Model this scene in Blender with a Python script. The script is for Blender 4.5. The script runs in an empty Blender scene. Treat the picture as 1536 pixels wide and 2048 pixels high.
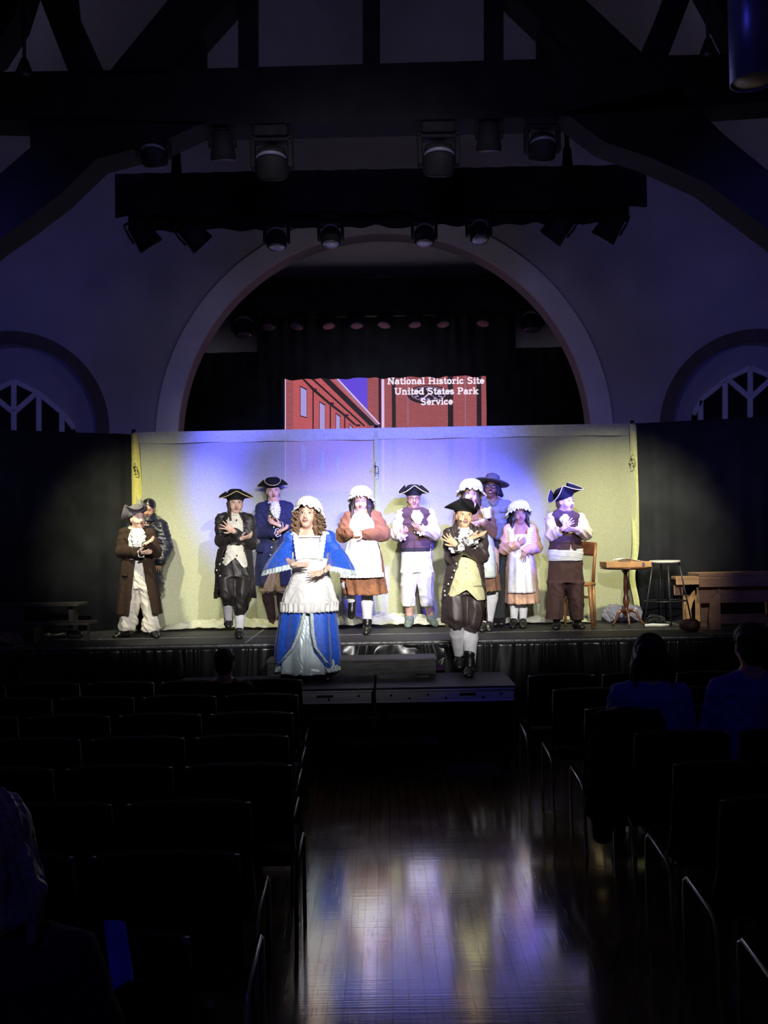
import bpy, math, random
import numpy as np
from mathutils import Vector, Matrix
from mathutils.geometry import tessellate_polygon
random.seed(7)
PI = math.pi
SC = bpy.context.scene
COL = SC.collection
# ------------------------------------------------------------------ camera
FPX = 1900.0
CAM = np.array([0.0, 0.0, 1.85])
PITCH = math.atan(56 / FPX); ROLL = math.radians(-1.03)
CR = Matrix.Rotation(PI / 2 + PITCH, 3, 'X') @ Matrix.Rotation(ROLL, 3, 'Z')
CRN = np.array(CR)
cd = bpy.data.cameras.new('camera'); cam = bpy.data.objects.new('camera', cd); COL.objects.link(cam)
cam.location = CAM; cam.rotation_euler = CR.to_euler()
cd.sensor_fit = 'VERTICAL'; cd.sensor_height = 36.0; cd.lens = 36.0 * FPX / 2048; cd.clip_start = 0.05
SC.camera = cam
SC.view_settings.view_transform = 'Standard'; SC.view_settings.look = 'None'
SC.view_settings.gamma = 1.0; SC.view_settings.exposure = 0.0; SC.view_settings.use_curve_mapping = False
w = bpy.data.worlds.new('hall_dark'); SC.world = w; w.use_nodes = True
w.node_tree.nodes['Background'].inputs[0].default_value = (0.12, 0.14, 0.5, 1)
w.node_tree.nodes['Background'].inputs[1].default_value = 0.002

def W(px, py, Y):
    d = CRN @ np.array([(px - 768) / FPX, -(py - 1024) / FPX, -1.0])
    return CAM + d * (Y / d[1])
def G(px, py, z):
    d = CRN @ np.array([(px - 768) / FPX, -(py - 1024) / FPX, -1.0])
    return CAM + d * ((z - CAM[2]) / d[2])

def lamp(loc, aim, watts, color, deg, blend=.4, rad=.06):
    l = bpy.data.lights.new('stage_and_fill_spot', 'SPOT'); o = bpy.data.objects.new('stage_and_fill_spot', l); COL.objects.link(o)
    l.energy = watts; l.color = color; l.spot_size = math.radians(deg); l.spot_blend = blend; l.shadow_soft_size = rad
    o.location = loc
    o.rotation_euler = (Vector(aim) - Vector(loc)).to_track_quat('-Z', 'Y').to_euler()
    return o
WHITE = (1.0, .97, .93); BLUE = (.055, .06, 1.0); COOL = (.80, .87, 1.0); YEL = (1.0, .97, .62)
# front-of-house white spots (behind and above the camera)
lamp((1.9, -1.5, 4.6), (-1.25, 9.4, 1.55), 2900, WHITE, 14, 1.0)
lamp((1.5, -1.5, 4.6), (-.35, 9.3, 1.55), 3500, WHITE, 14, 1.0)
lamp((.9, -1.5, 4.6), (.65, 9.2, 1.52), 3700, WHITE, 14, 1.0)
lamp((.2, -1.5, 4.6), (2.15, 9.5, 1.5), 2000, WHITE, 13, 1.0)
lamp((-.2, -1.5, 4.7), (-2.3, 9.3, 1.6), 3000, WHITE, 11, 1.0)
lamp((0, -1.5, 4.7), (-.2, 10, 2.25), 1500, WHITE, 27, 1.0)
# rig over the stage front: blue washes and soft yellow
lamp((3.1, 5.4, 4.0), (1.05, 9.9, 2.05), 14000, BLUE, 19, 1.0)
lamp((1.6, 5.4, 4.0), (.2, 10.1, 2.5), 4200, BLUE, 36, 1.0)
lamp((-3.0, 5.4, 4.0), (-.95, 10.1, 2.5), 10000, BLUE, 30, 1.0)
lamp((2.6, 7.7, 3.95), (2.4, 10.1, 1.6), 620, YEL, 50, 1.0)
lamp((-2.6, 7.7, 3.95), (-2.4, 10.1, 1.6), 520, YEL, 50, 1.0)
lamp((0.0, 7.7, 3.95), (0.2, 10.1, 1.1), 500, YEL, 60, 1.0)
lamp((0, 5.4, 4.0), (0, 6.0, 0), 17, (1, .85, .75), 45, 1.0)  # weak warm fill added to lift the floor boards before the platform
lamp((1.3, 5.3, 3.9), (.7, 7.5, .62), 60, BLUE, 14, 1.0)
for sx_ in (-1, 1): lamp((sx_*2.9, 15.0, 5.4), (sx_*2.75, 16.6, 4.3), 7, (.85, .8, 1), 90, 1.0, .15)  # unseen fill pair added behind the arch to brighten the side wall patches
# unseen spots added to imitate weak bluish spill on arch wall and roof
lamp((-2.5, 4.0, 3.6), (-3.2, 12, 3.4), 150, (.13, .13, 1.0), 60, 1.0, .3)
lamp((2.5, 4.0, 3.6), (3.2, 12, 3.4), 150, (.13, .13, 1.0), 60, 1.0, .3)
lamp((0, 3.0, 3.6), (0, 12, 5.0), 95, (.4, .38, 1.0), 100, 1.0, .3)
lamp((-2.4, 7.0, 5.2), (-4.3, 9.5, 7.4), 22, (.6, .56, 1.0), 90, 1.0, .2)
lamp((2.4, 7.0, 5.2), (4.3, 9.5, 7.4), 22, (.6, .56, 1.0), 90, 1.0, .2)
lamp((0.0, 8.6, 3.6), (0, 12, 4.4), 14, (.9, .8, 1.0), 130, 1.0, .3)
lamp((0.0, 13.1, 3.6), (0, 16.5, 4.8), 40, (.85, .82, 1.0), 140, 1.0, .3)  # unseen fill added inside the rear stage to brighten its back wall

# ------------------------------------------------------------------ materials
MATS = {}
def mat(name, c, rough=.7, metal=0, var=.12, vs=8, bump=0, bs=60, spec=.4, emit=0, sheen=0, trans=0, stretch=None, sss=0, two=None):
    if name in MATS: return MATS[name]
    m = bpy.data.materials.new(name); m.use_nodes = True; nt = m.node_tree; N = nt.nodes; L = nt.links
    b = N['Principled BSDF']; b.inputs['Roughness'].default_value = rough; b.inputs['Metallic'].default_value = metal
    b.inputs['Specular IOR Level'].default_value = spec
    tc = N.new('ShaderNodeTexCoord'); mp = N.new('ShaderNodeMapping'); L.new(tc.outputs['Object'], mp.inputs[0])
    if stretch: mp.inputs['Scale'].default_value = stretch
    nz = N.new('ShaderNodeTexNoise'); nz.inputs['Scale'].default_value = vs; nz.inputs['Detail'].default_value = 5
    L.new(mp.outputs[0], nz.inputs['Vector'])
    rp = N.new('ShaderNodeValToRGB'); c = tuple(c)
    c2 = two if two else tuple(min(1, x * (1 + var)) for x in c); c1 = tuple(x * (1 - var) for x in c)
    rp.color_ramp.elements[0].position = .35; rp.color_ramp.elements[1].position = .65
    rp.color_ramp.elements[0].color = (*c1, 1); rp.color_ramp.elements[1].color = (*c2, 1)
    L.new(nz.outputs['Fac'], rp.inputs[0]); L.new(rp.outputs[0], b.inputs['Base Color'])
    if sheen: b.inputs['Sheen Weight'].default_value = sheen
    if sss: b.inputs['Subsurface Weight'].default_value = sss; b.inputs['Subsurface Radius'].default_value = (.02, .008, .004)
    if emit:
        b.inputs['Emission Strength'].default_value = emit; L.new(rp.outputs[0], b.inputs['Emission Color'])
    if bump:
        n2 = N.new('ShaderNodeTexNoise'); n2.inputs['Scale'].default_value = bs; n2.inputs['Detail'].default_value = 6
        L.new(mp.outputs[0], n2.inputs['Vector'])
        bp = N.new('ShaderNodeBump'); bp.inputs['Strength'].default_value = bump; bp.inputs['Distance'].default_value = .01
        L.new(n2.outputs['Fac'], bp.inputs['Height']); L.new(bp.outputs[0], b.inputs['Normal'])
    if trans:
        tr = N.new('ShaderNodeBsdfTransparent'); mx = N.new('ShaderNodeMixShader'); mx.inputs[0].default_value = trans
        L.new(b.outputs[0], mx.inputs[1]); L.new(tr.outputs[0], mx.inputs[2]); L.new(mx.outputs[0], N['Material Output'].inputs[0])
    MATS[name] = m; return m

# ------------------------------------------------------------------ mesh tools
class MB:
    def __init__(s): s.v = []; s.f = []; s.m = []; s.n = 0
    def add(s, v, f, mi=0):
        v = [tuple(map(float, p)) for p in v]
        s.v += v; s.f += [tuple(i + s.n for i in q) for q in f]; s.m += [mi] * len(f); s.n += len(v); return s
    def box(s, lo, hi, mi=0, rz=0, bev=0):
        x0, y0, z0 = lo; x1, y1, z1 = hi
        c = [(x0,y0,z0),(x1,y0,z0),(x1,y1,z0),(x0,y1,z0),(x0,y0,z1),(x1,y0,z1),(x1,y1,z1),(x0,y1,z1)]
        if rz:
            cx, cy = (x0+x1)/2, (y0+y1)/2; a, b = math.cos(rz), math.sin(rz)
            c = [(cx+(x-cx)*a-(y-cy)*b, cy+(x-cx)*b+(y-cy)*a, z) for x,y,z in c]
        return s.add(c, [(0,3,2,1),(4,5,6,7),(0,1,5,4),(1,2,6,5),(2,3,7,6),(3,0,4,7)], mi)
    def beam(s, a, b, w, h, mi=0, up=(0,0,1)):
        a = np.array(a, float); b = np.array(b, float); d = (b-a)/np.linalg.norm(b-a)
        r = np.cross(d, up); 
        if np.linalg.norm(r) < 1e-4: r = np.cross(d, (1,0,0))
        r /= np.linalg.norm(r); u = np.cross(r, d)
        c = []
        for p in (a, b):
            for sx, sz in ((-1,-1),(1,-1),(1,1),(-1,1)): c.append(p + r*sx*w/2 + u*sz*h/2)
        return s.add(c, [(0,1,2,3),(7,6,5,4),(0,4,5,1),(1,5,6,2),(2,6,7,3),(3,7,4,0)], mi)
    def tube(s, pts, rad, n=10, mi=0, caps=True, sq=(1,1)):
        pts = [np.array(p, float) for p in pts]; k = len(pts)
        if not hasattr(rad, '__len__'): rad = [rad]*k
        prev = None; V = []; F = []
        for i, p in enumerate(pts):
            d = pts[min(i+1,k-1)] - pts[max(i-1,0)]; d = d/(np.linalg.norm(d)+1e-9)
            if prev is None:
                r = np.cross(d, (0,1,0)); 
                if np.linalg.norm(r) < .1: r = np.cross(d, (1,0,0))
            else: r = prev - d*np.dot(prev, d)
            r = r/np.linalg.norm(r); prev = r; u = np.cross(d, r)
            for j in range(n):
                a = 2*PI*j/n; V.append(p + r*math.cos(a)*rad[i]*sq[0] + u*math.sin(a)*rad[i]*sq[1])
        for i in range(k-1):
            for j in range(n):
                a = i*n+j; b = i*n+(j+1)%n; F.append((a, b, b+n, a+n))
        if caps: F.append(tuple(range(n))[::-1]); F.append(tuple((k-1)*n+j for j in range(n)))
        return s.add(V, F, mi)
    def lathe(s, prof, c=(0,0,0), n=24, mi=0, R=None):
        V = []; F = []
        for r, z in prof:
            for j in range(n):
                a = 2*PI*j/n; p = np.array([r*math.cos(a), r*math.sin(a), z])
                if R is not None: p = R @ p
                V.append(p + np.array(c))
        k = len(prof)
        for i in range(k-1):
            for j in range(n):
                a = i*n+j; b = i*n+(j+1)%n; F.append((a, b, b+n, a+n))
        F.append(tuple(range(n))[::-1]); F.append(tuple((k-1)*n+j for j in range(n)))
        return s.add(V, F, mi)
    def ball(s, c, r, R=None, n=12, mi=0):
        if not hasattr(r, '__len__'): r = (r,r,r)
        V = []; F = []
        for i in range(n//2+1):
            t = PI*i/(n//2)
            for j in range(n):
                a = 2*PI*j/n; p = np.array([r[0]*math.sin(t)*math.cos(a), r[1]*math.sin(t)*math.sin(a), r[2]*math.cos(t)])
                if R is not None: p = R @ p
                V.append(p+np.array(c))
        for i in range(n//2):
            for j in range(n):
                a = i*n+j; b = i*n+(j+1)%n; F.append((a, a+n, b+n, b))
        return s.add(V, F, mi)
    def plate(s, outer, holes, y0, y1, mi=0):
        """polygon in x,z extruded from y0 to y1"""
        loops = [outer]+list(holes); flat = [p for l in loops for p in l]
        tris = tessellate_polygon([[Vector((p[0], p[1], 0)) for p in l] for l in loops])
        n = len(flat); V = [(p[0], y0, p[1]) for p in flat]+[(p[0], y1, p[1]) for p in flat]
        F = [tuple(t) for t in tris]+[tuple(i+n for i in t[::-1]) for t in tris]
        o = 0
        for l in loops:
            k = len(l)
            for j in range(k): a = o+j; b = o+(j+1)%k; F.append((a, b, b+n, a+n))
            o += k
        return s.add(V, F, mi)
    def grid(s, fn, nu, nv, mi=0, closed=False):
        V = [fn(i/(nu-1) if not closed else i/nu, j/(nv-1)) for j in range(nv) for i in range(nu)]
        F = []
        for j in range(nv-1):
            for i in range(nu if closed else nu-1):
                a = j*nu+i; b = j*nu+(i+1)%nu; F.append((a, b, b+nu, a+nu))
        return s.add(V, F, mi)
    def obj(s, name, mats, parent=None, smooth=True, solid=0, bevel=0, autos=None):
        me = bpy.data.meshes.new(name); me.from_pydata(s.v, [], s.f); 
        if not isinstance(mats, (list, tuple)): mats = [mats]
        for m in mats: me.materials.append(m)
        if len(mats) > 1: me.polygons.foreach_set('material_index', s.m)
        me.polygons.foreach_set('use_smooth', [smooth]*len(me.polygons)); me.update()
        o = bpy.data.objects.new(name, me); COL.objects.link(o)
        if parent is not None: o.parent = parent
        if bevel:
            b = o.modifiers.new('bevel', 'BEVEL'); b.width = bevel; b.segments = 2; b.limit_method = 'ANGLE'
        if solid:
            q = o.modifiers.new('thickness', 'SOLIDIFY'); q.thickness = solid; q.offset = 0
        return o
def tag(o, label=None, cat=None, group=None, kind=None):
    if label: o['label'] = label
    if cat: o['category'] = cat
    if group: o['group'] = group
    if kind: o['kind'] = kind
    return o
def empty(name, loc, label=None, cat=None, group=None, rz=0):
    o = bpy.data.objects.new(name, None); COL.objects.link(o); o.location = tuple(map(float, loc)); o.rotation_euler = (0, 0, rz)
    o.empty_display_size = .1
    return tag(o, label, cat, group)
def struct(name, mb, m, **k):
    k.setdefault('smooth', False)
    return tag(mb.obj(name, m, **k), kind='structure')
def copy_tree(o, parent=None):
    c = o.copy(); COL.objects.link(c)
    if parent is not None: c.parent = parent
    for ch in list(o.children): copy_tree(ch, c)
    return c

# ------------------------------------------------------------------ implicit surface modeller
def V3(*a): return np.array(a, float)
def unit(v): v = np.array(v, float); return v/(np.linalg.norm(v)+1e-9)
class Field:
    def __init__(s, lo, hi, v):
        s.lo = np.array(lo, float); s.v = v; s.n = (np.ceil((np.array(hi)-s.lo)/v).astype(int)+1)
        s.a = np.full(tuple(s.n), .25, 'f4')
    def grid(s, lo, hi):
        i0 = np.clip(np.floor((np.array(lo)-s.lo)/s.v).astype(int), 0, s.n-1); i1 = np.clip(np.ceil((np.array(hi)-s.lo)/s.v).astype(int)+1, 1, s.n)
        if np.any(i1 <= i0): return None
        ax = [(s.lo[k]+s.v*np.arange(i0[k], i1[k])).astype('f4') for k in range(3)]
        return tuple(slice(i0[k], i1[k]) for k in range(3)), ax[0][:,None,None], ax[1][None,:,None], ax[2][None,None,:]
    def put(s, fn, lo, hi, k=.012, op='+'):
        p = k+3*s.v; g = s.grid(np.array(lo)-p, np.array(hi)+p)
        if g is None: return
        sl, X, Y, Z = g; d = fn(X, Y, Z); A = s.a[sl]
        if op == '-':
            d = -d; h = np.maximum(k-np.abs(A-d), 0)/k; s.a[sl] = np.maximum(A, d)+h*h*k*.25
        else:
            h = np.maximum(k-np.abs(A-d), 0)/k; s.a[sl] = np.minimum(A, d)-h*h*k*.25
    def rc(s, a, b, ra, rb=None, k=.012, op='+'):
        rb = ra if rb is None else rb; a = np.array(a, float); b = np.array(b, float); ab = b-a; L = max(1e-8, ab@ab); m = max(ra, rb)
        def fn(X, Y, Z):
            x, y, z = X-a[0], Y-a[1], Z-a[2]; t = np.clip((x*ab[0]+y*ab[1]+z*ab[2])/L, 0, 1)
            return np.sqrt((x-t*ab[0])**2+(y-t*ab[1])**2+(z-t*ab[2])**2)-(ra+(rb-ra)*t)
        s.put(fn, np.minimum(a, b)-m, np.maximum(a, b)+m, k, op)
    def ec(s, a, b, r0, r1, right=(1,0,0), k=.012, op='+', cap=None):
        a = np.array(a, float); b = np.array(b, float); ab = b-a; Ln = np.linalg.norm(ab)+1e-8; d = ab/Ln
        r = np.array(right, float); r = unit(r-d*(r@d)); u = np.cross(d, r); m = max(*r0, *r1)
        def fn(X, Y, Z):
            x, y, z = X-a[0], Y-a[1], Z-a[2]; t = np.clip((x*d[0]+y*d[1]+z*d[2])/Ln, 0, 1)
            rx = r0[0]+(r1[0]-r0[0])*t; ry = r0[1]+(r1[1]-r0[1])*t; rm = np.minimum(rx, ry) if cap is None else cap
            qx = x*r[0]+y*r[1]+z*r[2]; qy = x*u[0]+y*u[1]+z*u[2]; qz = x*d[0]+y*d[1]+z*d[2]-t*Ln
            q = np.sqrt((qx/rx)**2+(qy/ry)**2+(qz/rm)**2)
            g = np.sqrt((qx/rx**2)**2+(qy/ry**2)**2+(qz/rm**2)**2)+1e-6
            return q*(q-1)/g
        s.put(fn, np.minimum(a, b)-m, np.maximum(a, b)+m, k, op)
    def el(s, c, r, R=None, k=.012, op='+'):
        c = np.array(c, float); R = np.eye(3) if R is None else R; m = max(r); r = [float(q) for q in r]
        def fn(X, Y, Z):
            x, y, z = X-c[0], Y-c[1], Z-c[2]
            q = [(x*R[0,i]+y*R[1,i]+z*R[2,i]) for i in range(3)]
            l = np.sqrt((q[0]/r[0])**2+(q[1]/r[1])**2+(q[2]/r[2])**2)
            g = np.sqrt((q[0]/r[0]**2)**2+(q[1]/r[1]**2)**2+(q[2]/r[2]**2)**2)+1e-6
            return l*(l-1)/g
        s.put(fn, c-m, c+m, k, op)
    def poly(s, pts, keep=True, ylo=-9, yhi=9, k=.004):
        """keep or cut away what lies inside a polygon of the x,z plane"""
        hi = s.lo+s.v*(s.n-1); sl, X, Y, Z = s.grid(s.lo, hi)
        x = X[:,0,:]+0*Z[:,0,:]; z = Z[:,0,:]+0*X[:,0,:]
        d = np.full(x.shape, 1e9, 'f4'); ins = np.zeros(x.shape, bool); n = len(pts)
        for i in range(n):
            ax, az = pts[i]; bx, bz = pts[(i+1)%n]; ex, ez = bx-ax, bz-az
            t = np.clip(((x-ax)*ex+(z-az)*ez)/(ex*ex+ez*ez+1e-12), 0, 1)
            d = np.minimum(d, np.hypot(x-ax-t*ex, z-az-t*ez))
            c = ((az > z) != (bz > z)) & (x < (bx-ax)*(z-az)/(bz-az+1e-12)+ax); ins ^= c
        d = np.where(ins, -d, d)[:,None,:]
        q = np.maximum(d, np.maximum(ylo-Y, Y-yhi))
        if keep: s.a = np.maximum(s.a, q).astype('f4')
        else: s.a = np.maximum(s.a, -q).astype('f4')
    def mesh(s):
        a = s.a.copy(); a[0]=a[-1]=.1; a[:,0]=a[:,-1]=.1; a[:,:,0]=a[:,:,-1]=.1
        S = a < 0; c = np.zeros(tuple(np.array(a.shape)-1), 'u1')
        for i in (0,1):
            for j in (0,1):
                for k in (0,1): c += S[i:a.shape[0]-1+i, j:a.shape[1]-1+j, k:a.shape[2]-1+k]
        act = (c > 0) & (c < 8); I = np.argwhere(act)
        idx = np.full(act.shape, -1, 'i4'); idx[act] = np.arange(len(I))
        pos = np.zeros((len(I), 3)); cnt = np.zeros(len(I))
        for ax in range(3):
            o = [q for q in range(3) if q != ax]
            for p in (0,1):
                for q in (0,1):
                    off = np.zeros(3, int); off[o[0]] = p; off[o[1]] = q; off2 = off.copy(); off2[ax] = 1
                    A = I+off; B = I+off2; va = a[A[:,0],A[:,1],A[:,2]]; vb = a[B[:,0],B[:,1],B[:,2]]
                    m = (va < 0) != (vb < 0); t = np.where(m, va/(va-vb+1e-12), 0)
                    P = off[None]+t[:,None]*(off2-off)[None]; pos += P*m[:,None]; cnt += m
        pos = (I+pos/np.maximum(cnt,1)[:,None])*s.v+s.lo
        Q = []
        for ax in range(3):
            o = [(ax+1)%3, (ax+2)%3]; sl0 = [slice(None)]*3; sl1 = [slice(None)]*3; sl0[ax] = slice(0,-1); sl1[ax] = slice(1,None)
            m = S[tuple(sl0)] != S[tuple(sl1)]; E = np.argwhere(m)
            E = E[(E[:,o[0]] > 0) & (E[:,o[1]] > 0) & (E[:,o[0]] < a.shape[o[0]]-1) & (E[:,o[1]] < a.shape[o[1]]-1)]
            ins = S[E[:,0],E[:,1],E[:,2]]
            d1 = np.zeros(3,int); d1[o[0]] = 1; d2 = np.zeros(3,int); d2[o[1]] = 1
            def g(x): return idx[x[:,0],x[:,1],x[:,2]]
            q = np.stack([g(E-d1-d2), g(E-d2), g(E), g(E-d1)], 1); q[~ins] = q[~ins][:,::-1]; Q.append(q)
        Q = np.concatenate(Q); Q = Q[(Q >= 0).all(1)]
        return pos, Q
def np_mesh(name, pos, Q, mats, parent=None, wr=None, seed=0):
    me = bpy.data.meshes.new(name); nv, nf = len(pos), len(Q)
    me.vertices.add(nv); me.loops.add(nf*4); me.polygons.add(nf)
    me.vertices.foreach_set('co', pos.astype('f4').ravel()); me.loops.foreach_set('vertex_index', Q.astype('i4').ravel())
    me.polygons.foreach_set('loop_start', np.arange(0, nf*4, 4, dtype='i4')); me.polygons.foreach_set('use_smooth', np.ones(nf, bool))
    me.update(calc_edges=True)
    if wr:
        nr = np.zeros(nv*3, 'f4'); me.vertex_normals.foreach_get('vector', nr); nr = nr.reshape(-1,3); d = np.zeros(nv)
        for (amp, kx, ky, kz, warp) in wr:
            ph = pos[:,0]*kx+pos[:,1]*ky+pos[:,2]*kz+seed
            ph = ph+warp*np.sin(pos[:,2]*17+pos[:,0]*11+seed*1.7)+warp*.6*np.sin(pos[:,0]*29-pos[:,1]*23+seed)
            d += amp*(1-2*np.abs(np.sin(ph/2))**.8)
        pos = pos+nr*d[:,None]; me.vertices.foreach_set('co', pos.astype('f4').ravel()); me.update()
    if not isinstance(mats, (list, tuple)): mats = [mats]
    for m in mats: me.materials.append(m)
    o = bpy.data.objects.new(name, me); COL.objects.link(o)
    if parent is not None: o.parent = parent
    return o
# ------------------------------------------------------------------ setting: hall
plaster = mat('painted plaster', (.50, .49, .52), .9, var=.06, vs=2, bump=.15, bs=120, spec=.1)
trimw = mat('arch trim paint', (.82, .80, .82), .8, var=.05, vs=3, spec=.1)
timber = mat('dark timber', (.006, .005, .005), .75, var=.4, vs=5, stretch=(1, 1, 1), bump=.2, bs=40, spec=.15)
blackcloth = mat('black drape cloth', (.012, .013, .016), .95, var=.25, vs=4, spec=.05, sheen=.15)
blackmetal = mat('black metal', (.012, .012, .013), .45, var=.2, vs=20, spec=.4)
matteblack = mat('matte black paint', (.010, .010, .011), .8, var=.3, vs=9, spec=.2)

def floor_material():
    m = bpy.data.materials.new('varnished board floor'); m.use_nodes = True; nt = m.node_tree; N = nt.nodes; L = nt.links
    b = N['Principled BSDF']; tc = N.new('ShaderNodeTexCoord')
    mp = N.new('ShaderNodeMapping'); mp.inputs['Rotation'].default_value = (0, 0, PI/2); L.new(tc.outputs['Object'], mp.inputs[0])
    br = N.new('ShaderNodeTexBrick'); br.inputs['Scale'].default_value = 1; br.inputs['Brick Width'].default_value = 1.15; br.inputs['Row Height'].default_value = .065
    br.inputs['Mortar Size'].default_value = .0026; br.inputs['Mortar Smooth'].default_value = .2; br.offset = .37; br.offset_frequency = 2
    br.inputs['Color1'].default_value = (.20, .125, .075, 1); br.inputs['Color2'].default_value = (.30, .20, .125, 1); br.inputs['Mortar'].default_value = (.02, .014, .01, 1)
    L.new(mp.outputs[0], br.inputs['Vector'])
    mp2 = N.new('ShaderNodeMapping'); mp2.inputs['Scale'].default_value = (30, 1.6, 1); L.new(tc.outputs['Object'], mp2.inputs[0])
    nz = N.new('ShaderNodeTexNoise'); nz.inputs['Scale'].default_value = 1.5; nz.inputs['Detail'].default_value = 8; L.new(mp2.outputs[0], nz.inputs['Vector'])
    mx = N.new('ShaderNodeMix'); mx.data_type = 'RGBA'; mx.blend_type = 'MULTIPLY'; mx.inputs['Factor'].default_value = .7
    L.new(br.outputs['Color'], mx.inputs['A']); L.new(nz.outputs['Fac'], mx.inputs['B']); L.new(mx.outputs['Result'], b.inputs['Base Color'])
    # worn varnish: roughness and scratches
    n3 = N.new('ShaderNodeTexNoise'); n3.inputs['Scale'].default_value = 2.2; n3.inputs['Detail'].default_value = 9; n3.inputs['Roughness'].default_value = .7; L.new(tc.outputs['Object'], n3.inputs['Vector'])
    mr = N.new('ShaderNodeMapRange'); mr.inputs['From Min'].default_value = .35; mr.inputs['From Max'].default_value = .7; mr.inputs['To Min'].default_value = .15; mr.inputs['To Max'].default_value = .30
    L.new(n3.outputs['Fac'], mr.inputs['Value']); L.new(mr.outputs[0], b.inputs['Roughness'])
    # cupped boards: ripple across
    mp4 = N.new('ShaderNodeMapping'); mp4.inputs['Scale'].default_value = (1.2, 60, 1); L.new(tc.outputs['Object'], mp4.inputs[0])
    n4 = N.new('ShaderNodeTexNoise'); n4.inputs['Scale'].default_value = 1; n4.inputs['Detail'].default_value = 3; L.new(mp4.outputs[0], n4.inputs['Vector'])
    bp = N.new('ShaderNodeBump'); bp.inputs['Strength'].default_value = .09; bp.inputs['Distance'].default_value = .004; L.new(n4.outputs['Fac'], bp.inputs['Height'])
    bpp = bp
    for ang, sc in ((.35, 5), (-.5, 4), (.08, 7)):
        m5 = N.new('ShaderNodeMapping'); m5.inputs['Rotation'].default_value = (0, 0, ang); m5.inputs['Scale'].default_value = (sc*14, sc*.5, 1); L.new(tc.outputs['Object'], m5.inputs[0])
        n5 = N.new('ShaderNodeTexNoise'); n5.inputs['Scale'].default_value = 1.3; n5.inputs['Detail'].default_value = 2; L.new(m5.outputs[0], n5.inputs['Vector'])
        r5 = N.new('ShaderNodeValToRGB'); r5.color_ramp.elements[0].position = .66; r5.color_ramp.elements[1].position = .70; L.new(n5.outputs['Fac'], r5.inputs[0])
        b5 = N.new('ShaderNodeBump'); b5.inputs['Strength'].default_value = .10; b5.inputs['Distance'].default_value = .0012; b5.invert = True; L.new(r5.outputs[0], b5.inputs['Height']); L.new(bpp.outputs[0], b5.inputs['Normal']); bpp = b5
    bp = bpp
    bp2 = N.new('ShaderNodeBump'); bp2.inputs['Strength'].default_value = 1.0; bp2.inputs['Distance'].default_value = .003; bp2.invert = True
    L.new(br.outputs['Fac'], bp2.inputs['Height']); L.new(bp.outputs[0], bp2.inputs['Normal']); L.new(bp2.outputs[0], b.inputs['Normal']); L.new(bp2.outputs[0], b.inputs['Coat Normal'])
    b.inputs['Specular IOR Level'].default_value = 1.0; b.inputs['Coat Weight'].default_value = 1.0; b.inputs['Coat Roughness'].default_value = .10; b.inputs['Coat IOR'].default_value = 2.0
    return m
struct('floor', MB().box((-6.6, -4, -.1), (6.6, 17, 0)), floor_material())

def circ(cx, cz, r, a0, a1, n=40):
    return [(cx+r*math.cos(math.radians(a0+(a1-a0)*i/n)), cz+r*math.sin(math.radians(a0+(a1-a0)*i/n))) for i in range(n+1)]
YW = 12.0
cA = W(769, 876, YW); RI = 413*YW/FPX; RO = 457*YW/FPX
def archloop(cx, cz, r, base, n=48):
    return [(cx+r, base)] + circ(cx, cz, r, 0, 180, n) + [(cx-r, base)]
sideR = W(1520, 858, YW); sideL = W(18, 862, YW); RS = 1.12
def roofz(x): return 11.6-1.12*abs(x)
gable = [(-6.5, 0), (6.5, 0), (6.5, roofz(6.5)), (0, 11.6), (-6.5, roofz(6.5))]
holes = [archloop(cA[0], cA[2], RI, .2)[::-1], archloop(sideL[0], sideL[2], RS, 1.2)[::-1], archloop(sideR[0], sideR[2], RS, 1.2)[::-1]]
struct('wall_front', MB().plate(gable, holes, YW, YW+.3), plaster, smooth=False)
ring = MB()
def ringmesh(mb, cx, cz, r0, r1, y0, y1, base, n=64):
    o = archloop(cx, cz, r1, base, n); i = archloop(cx, cz, r0, base, n)
    mb.plate(o+i[::-1], [], y0, y1)
ringmesh(ring, cA[0], cA[2], RI, RO, YW-.05, YW, .9)
struct('trim_1', ring, trimw, smooth=False)
brown = mat('brown arch paint', (.16, .13, .12), .85, var=.1, spec=.1)
for i, c in enumerate((sideL, sideR)):
    r = MB(); ringmesh(r, c[0], c[2], RS, RS+.15, YW-.04, YW, .9); struct('trim_%d' % (i+2), r, brown, smooth=False)
struct('wall_left', MB().box((-6.7, -4, 0), (-6.5, 17, 4.5)), plaster)
struct('wall_right', MB().box((6.5, -4, 0), (6.7, 17, 4.5)), plaster)
struct('wall_back', MB().plate(gable, [], -4.2, -4), plaster, smooth=False)
for sx, nm in ((-1, 'ceiling'), (1, 'ceiling.001')):
    struct(nm, MB().add([(0, -4, 11.6), (0, 12.3, 11.6), (sx*6.7, 12.3, roofz(6.7)), (sx*6.7, -4, roofz(6.7)), (0, -4, 11.8), (0, 12.3, 11.8), (sx*6.7, 12.3, roofz(6.7)+.2), (sx*6.7, -4, roofz(6.7)+.2)],
           [(0,1,2,3),(7,6,5,4),(0,4,5,1),(1,5,6,2),(2,6,7,3),(3,7,4,0)]), plaster, smooth=False)
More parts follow.
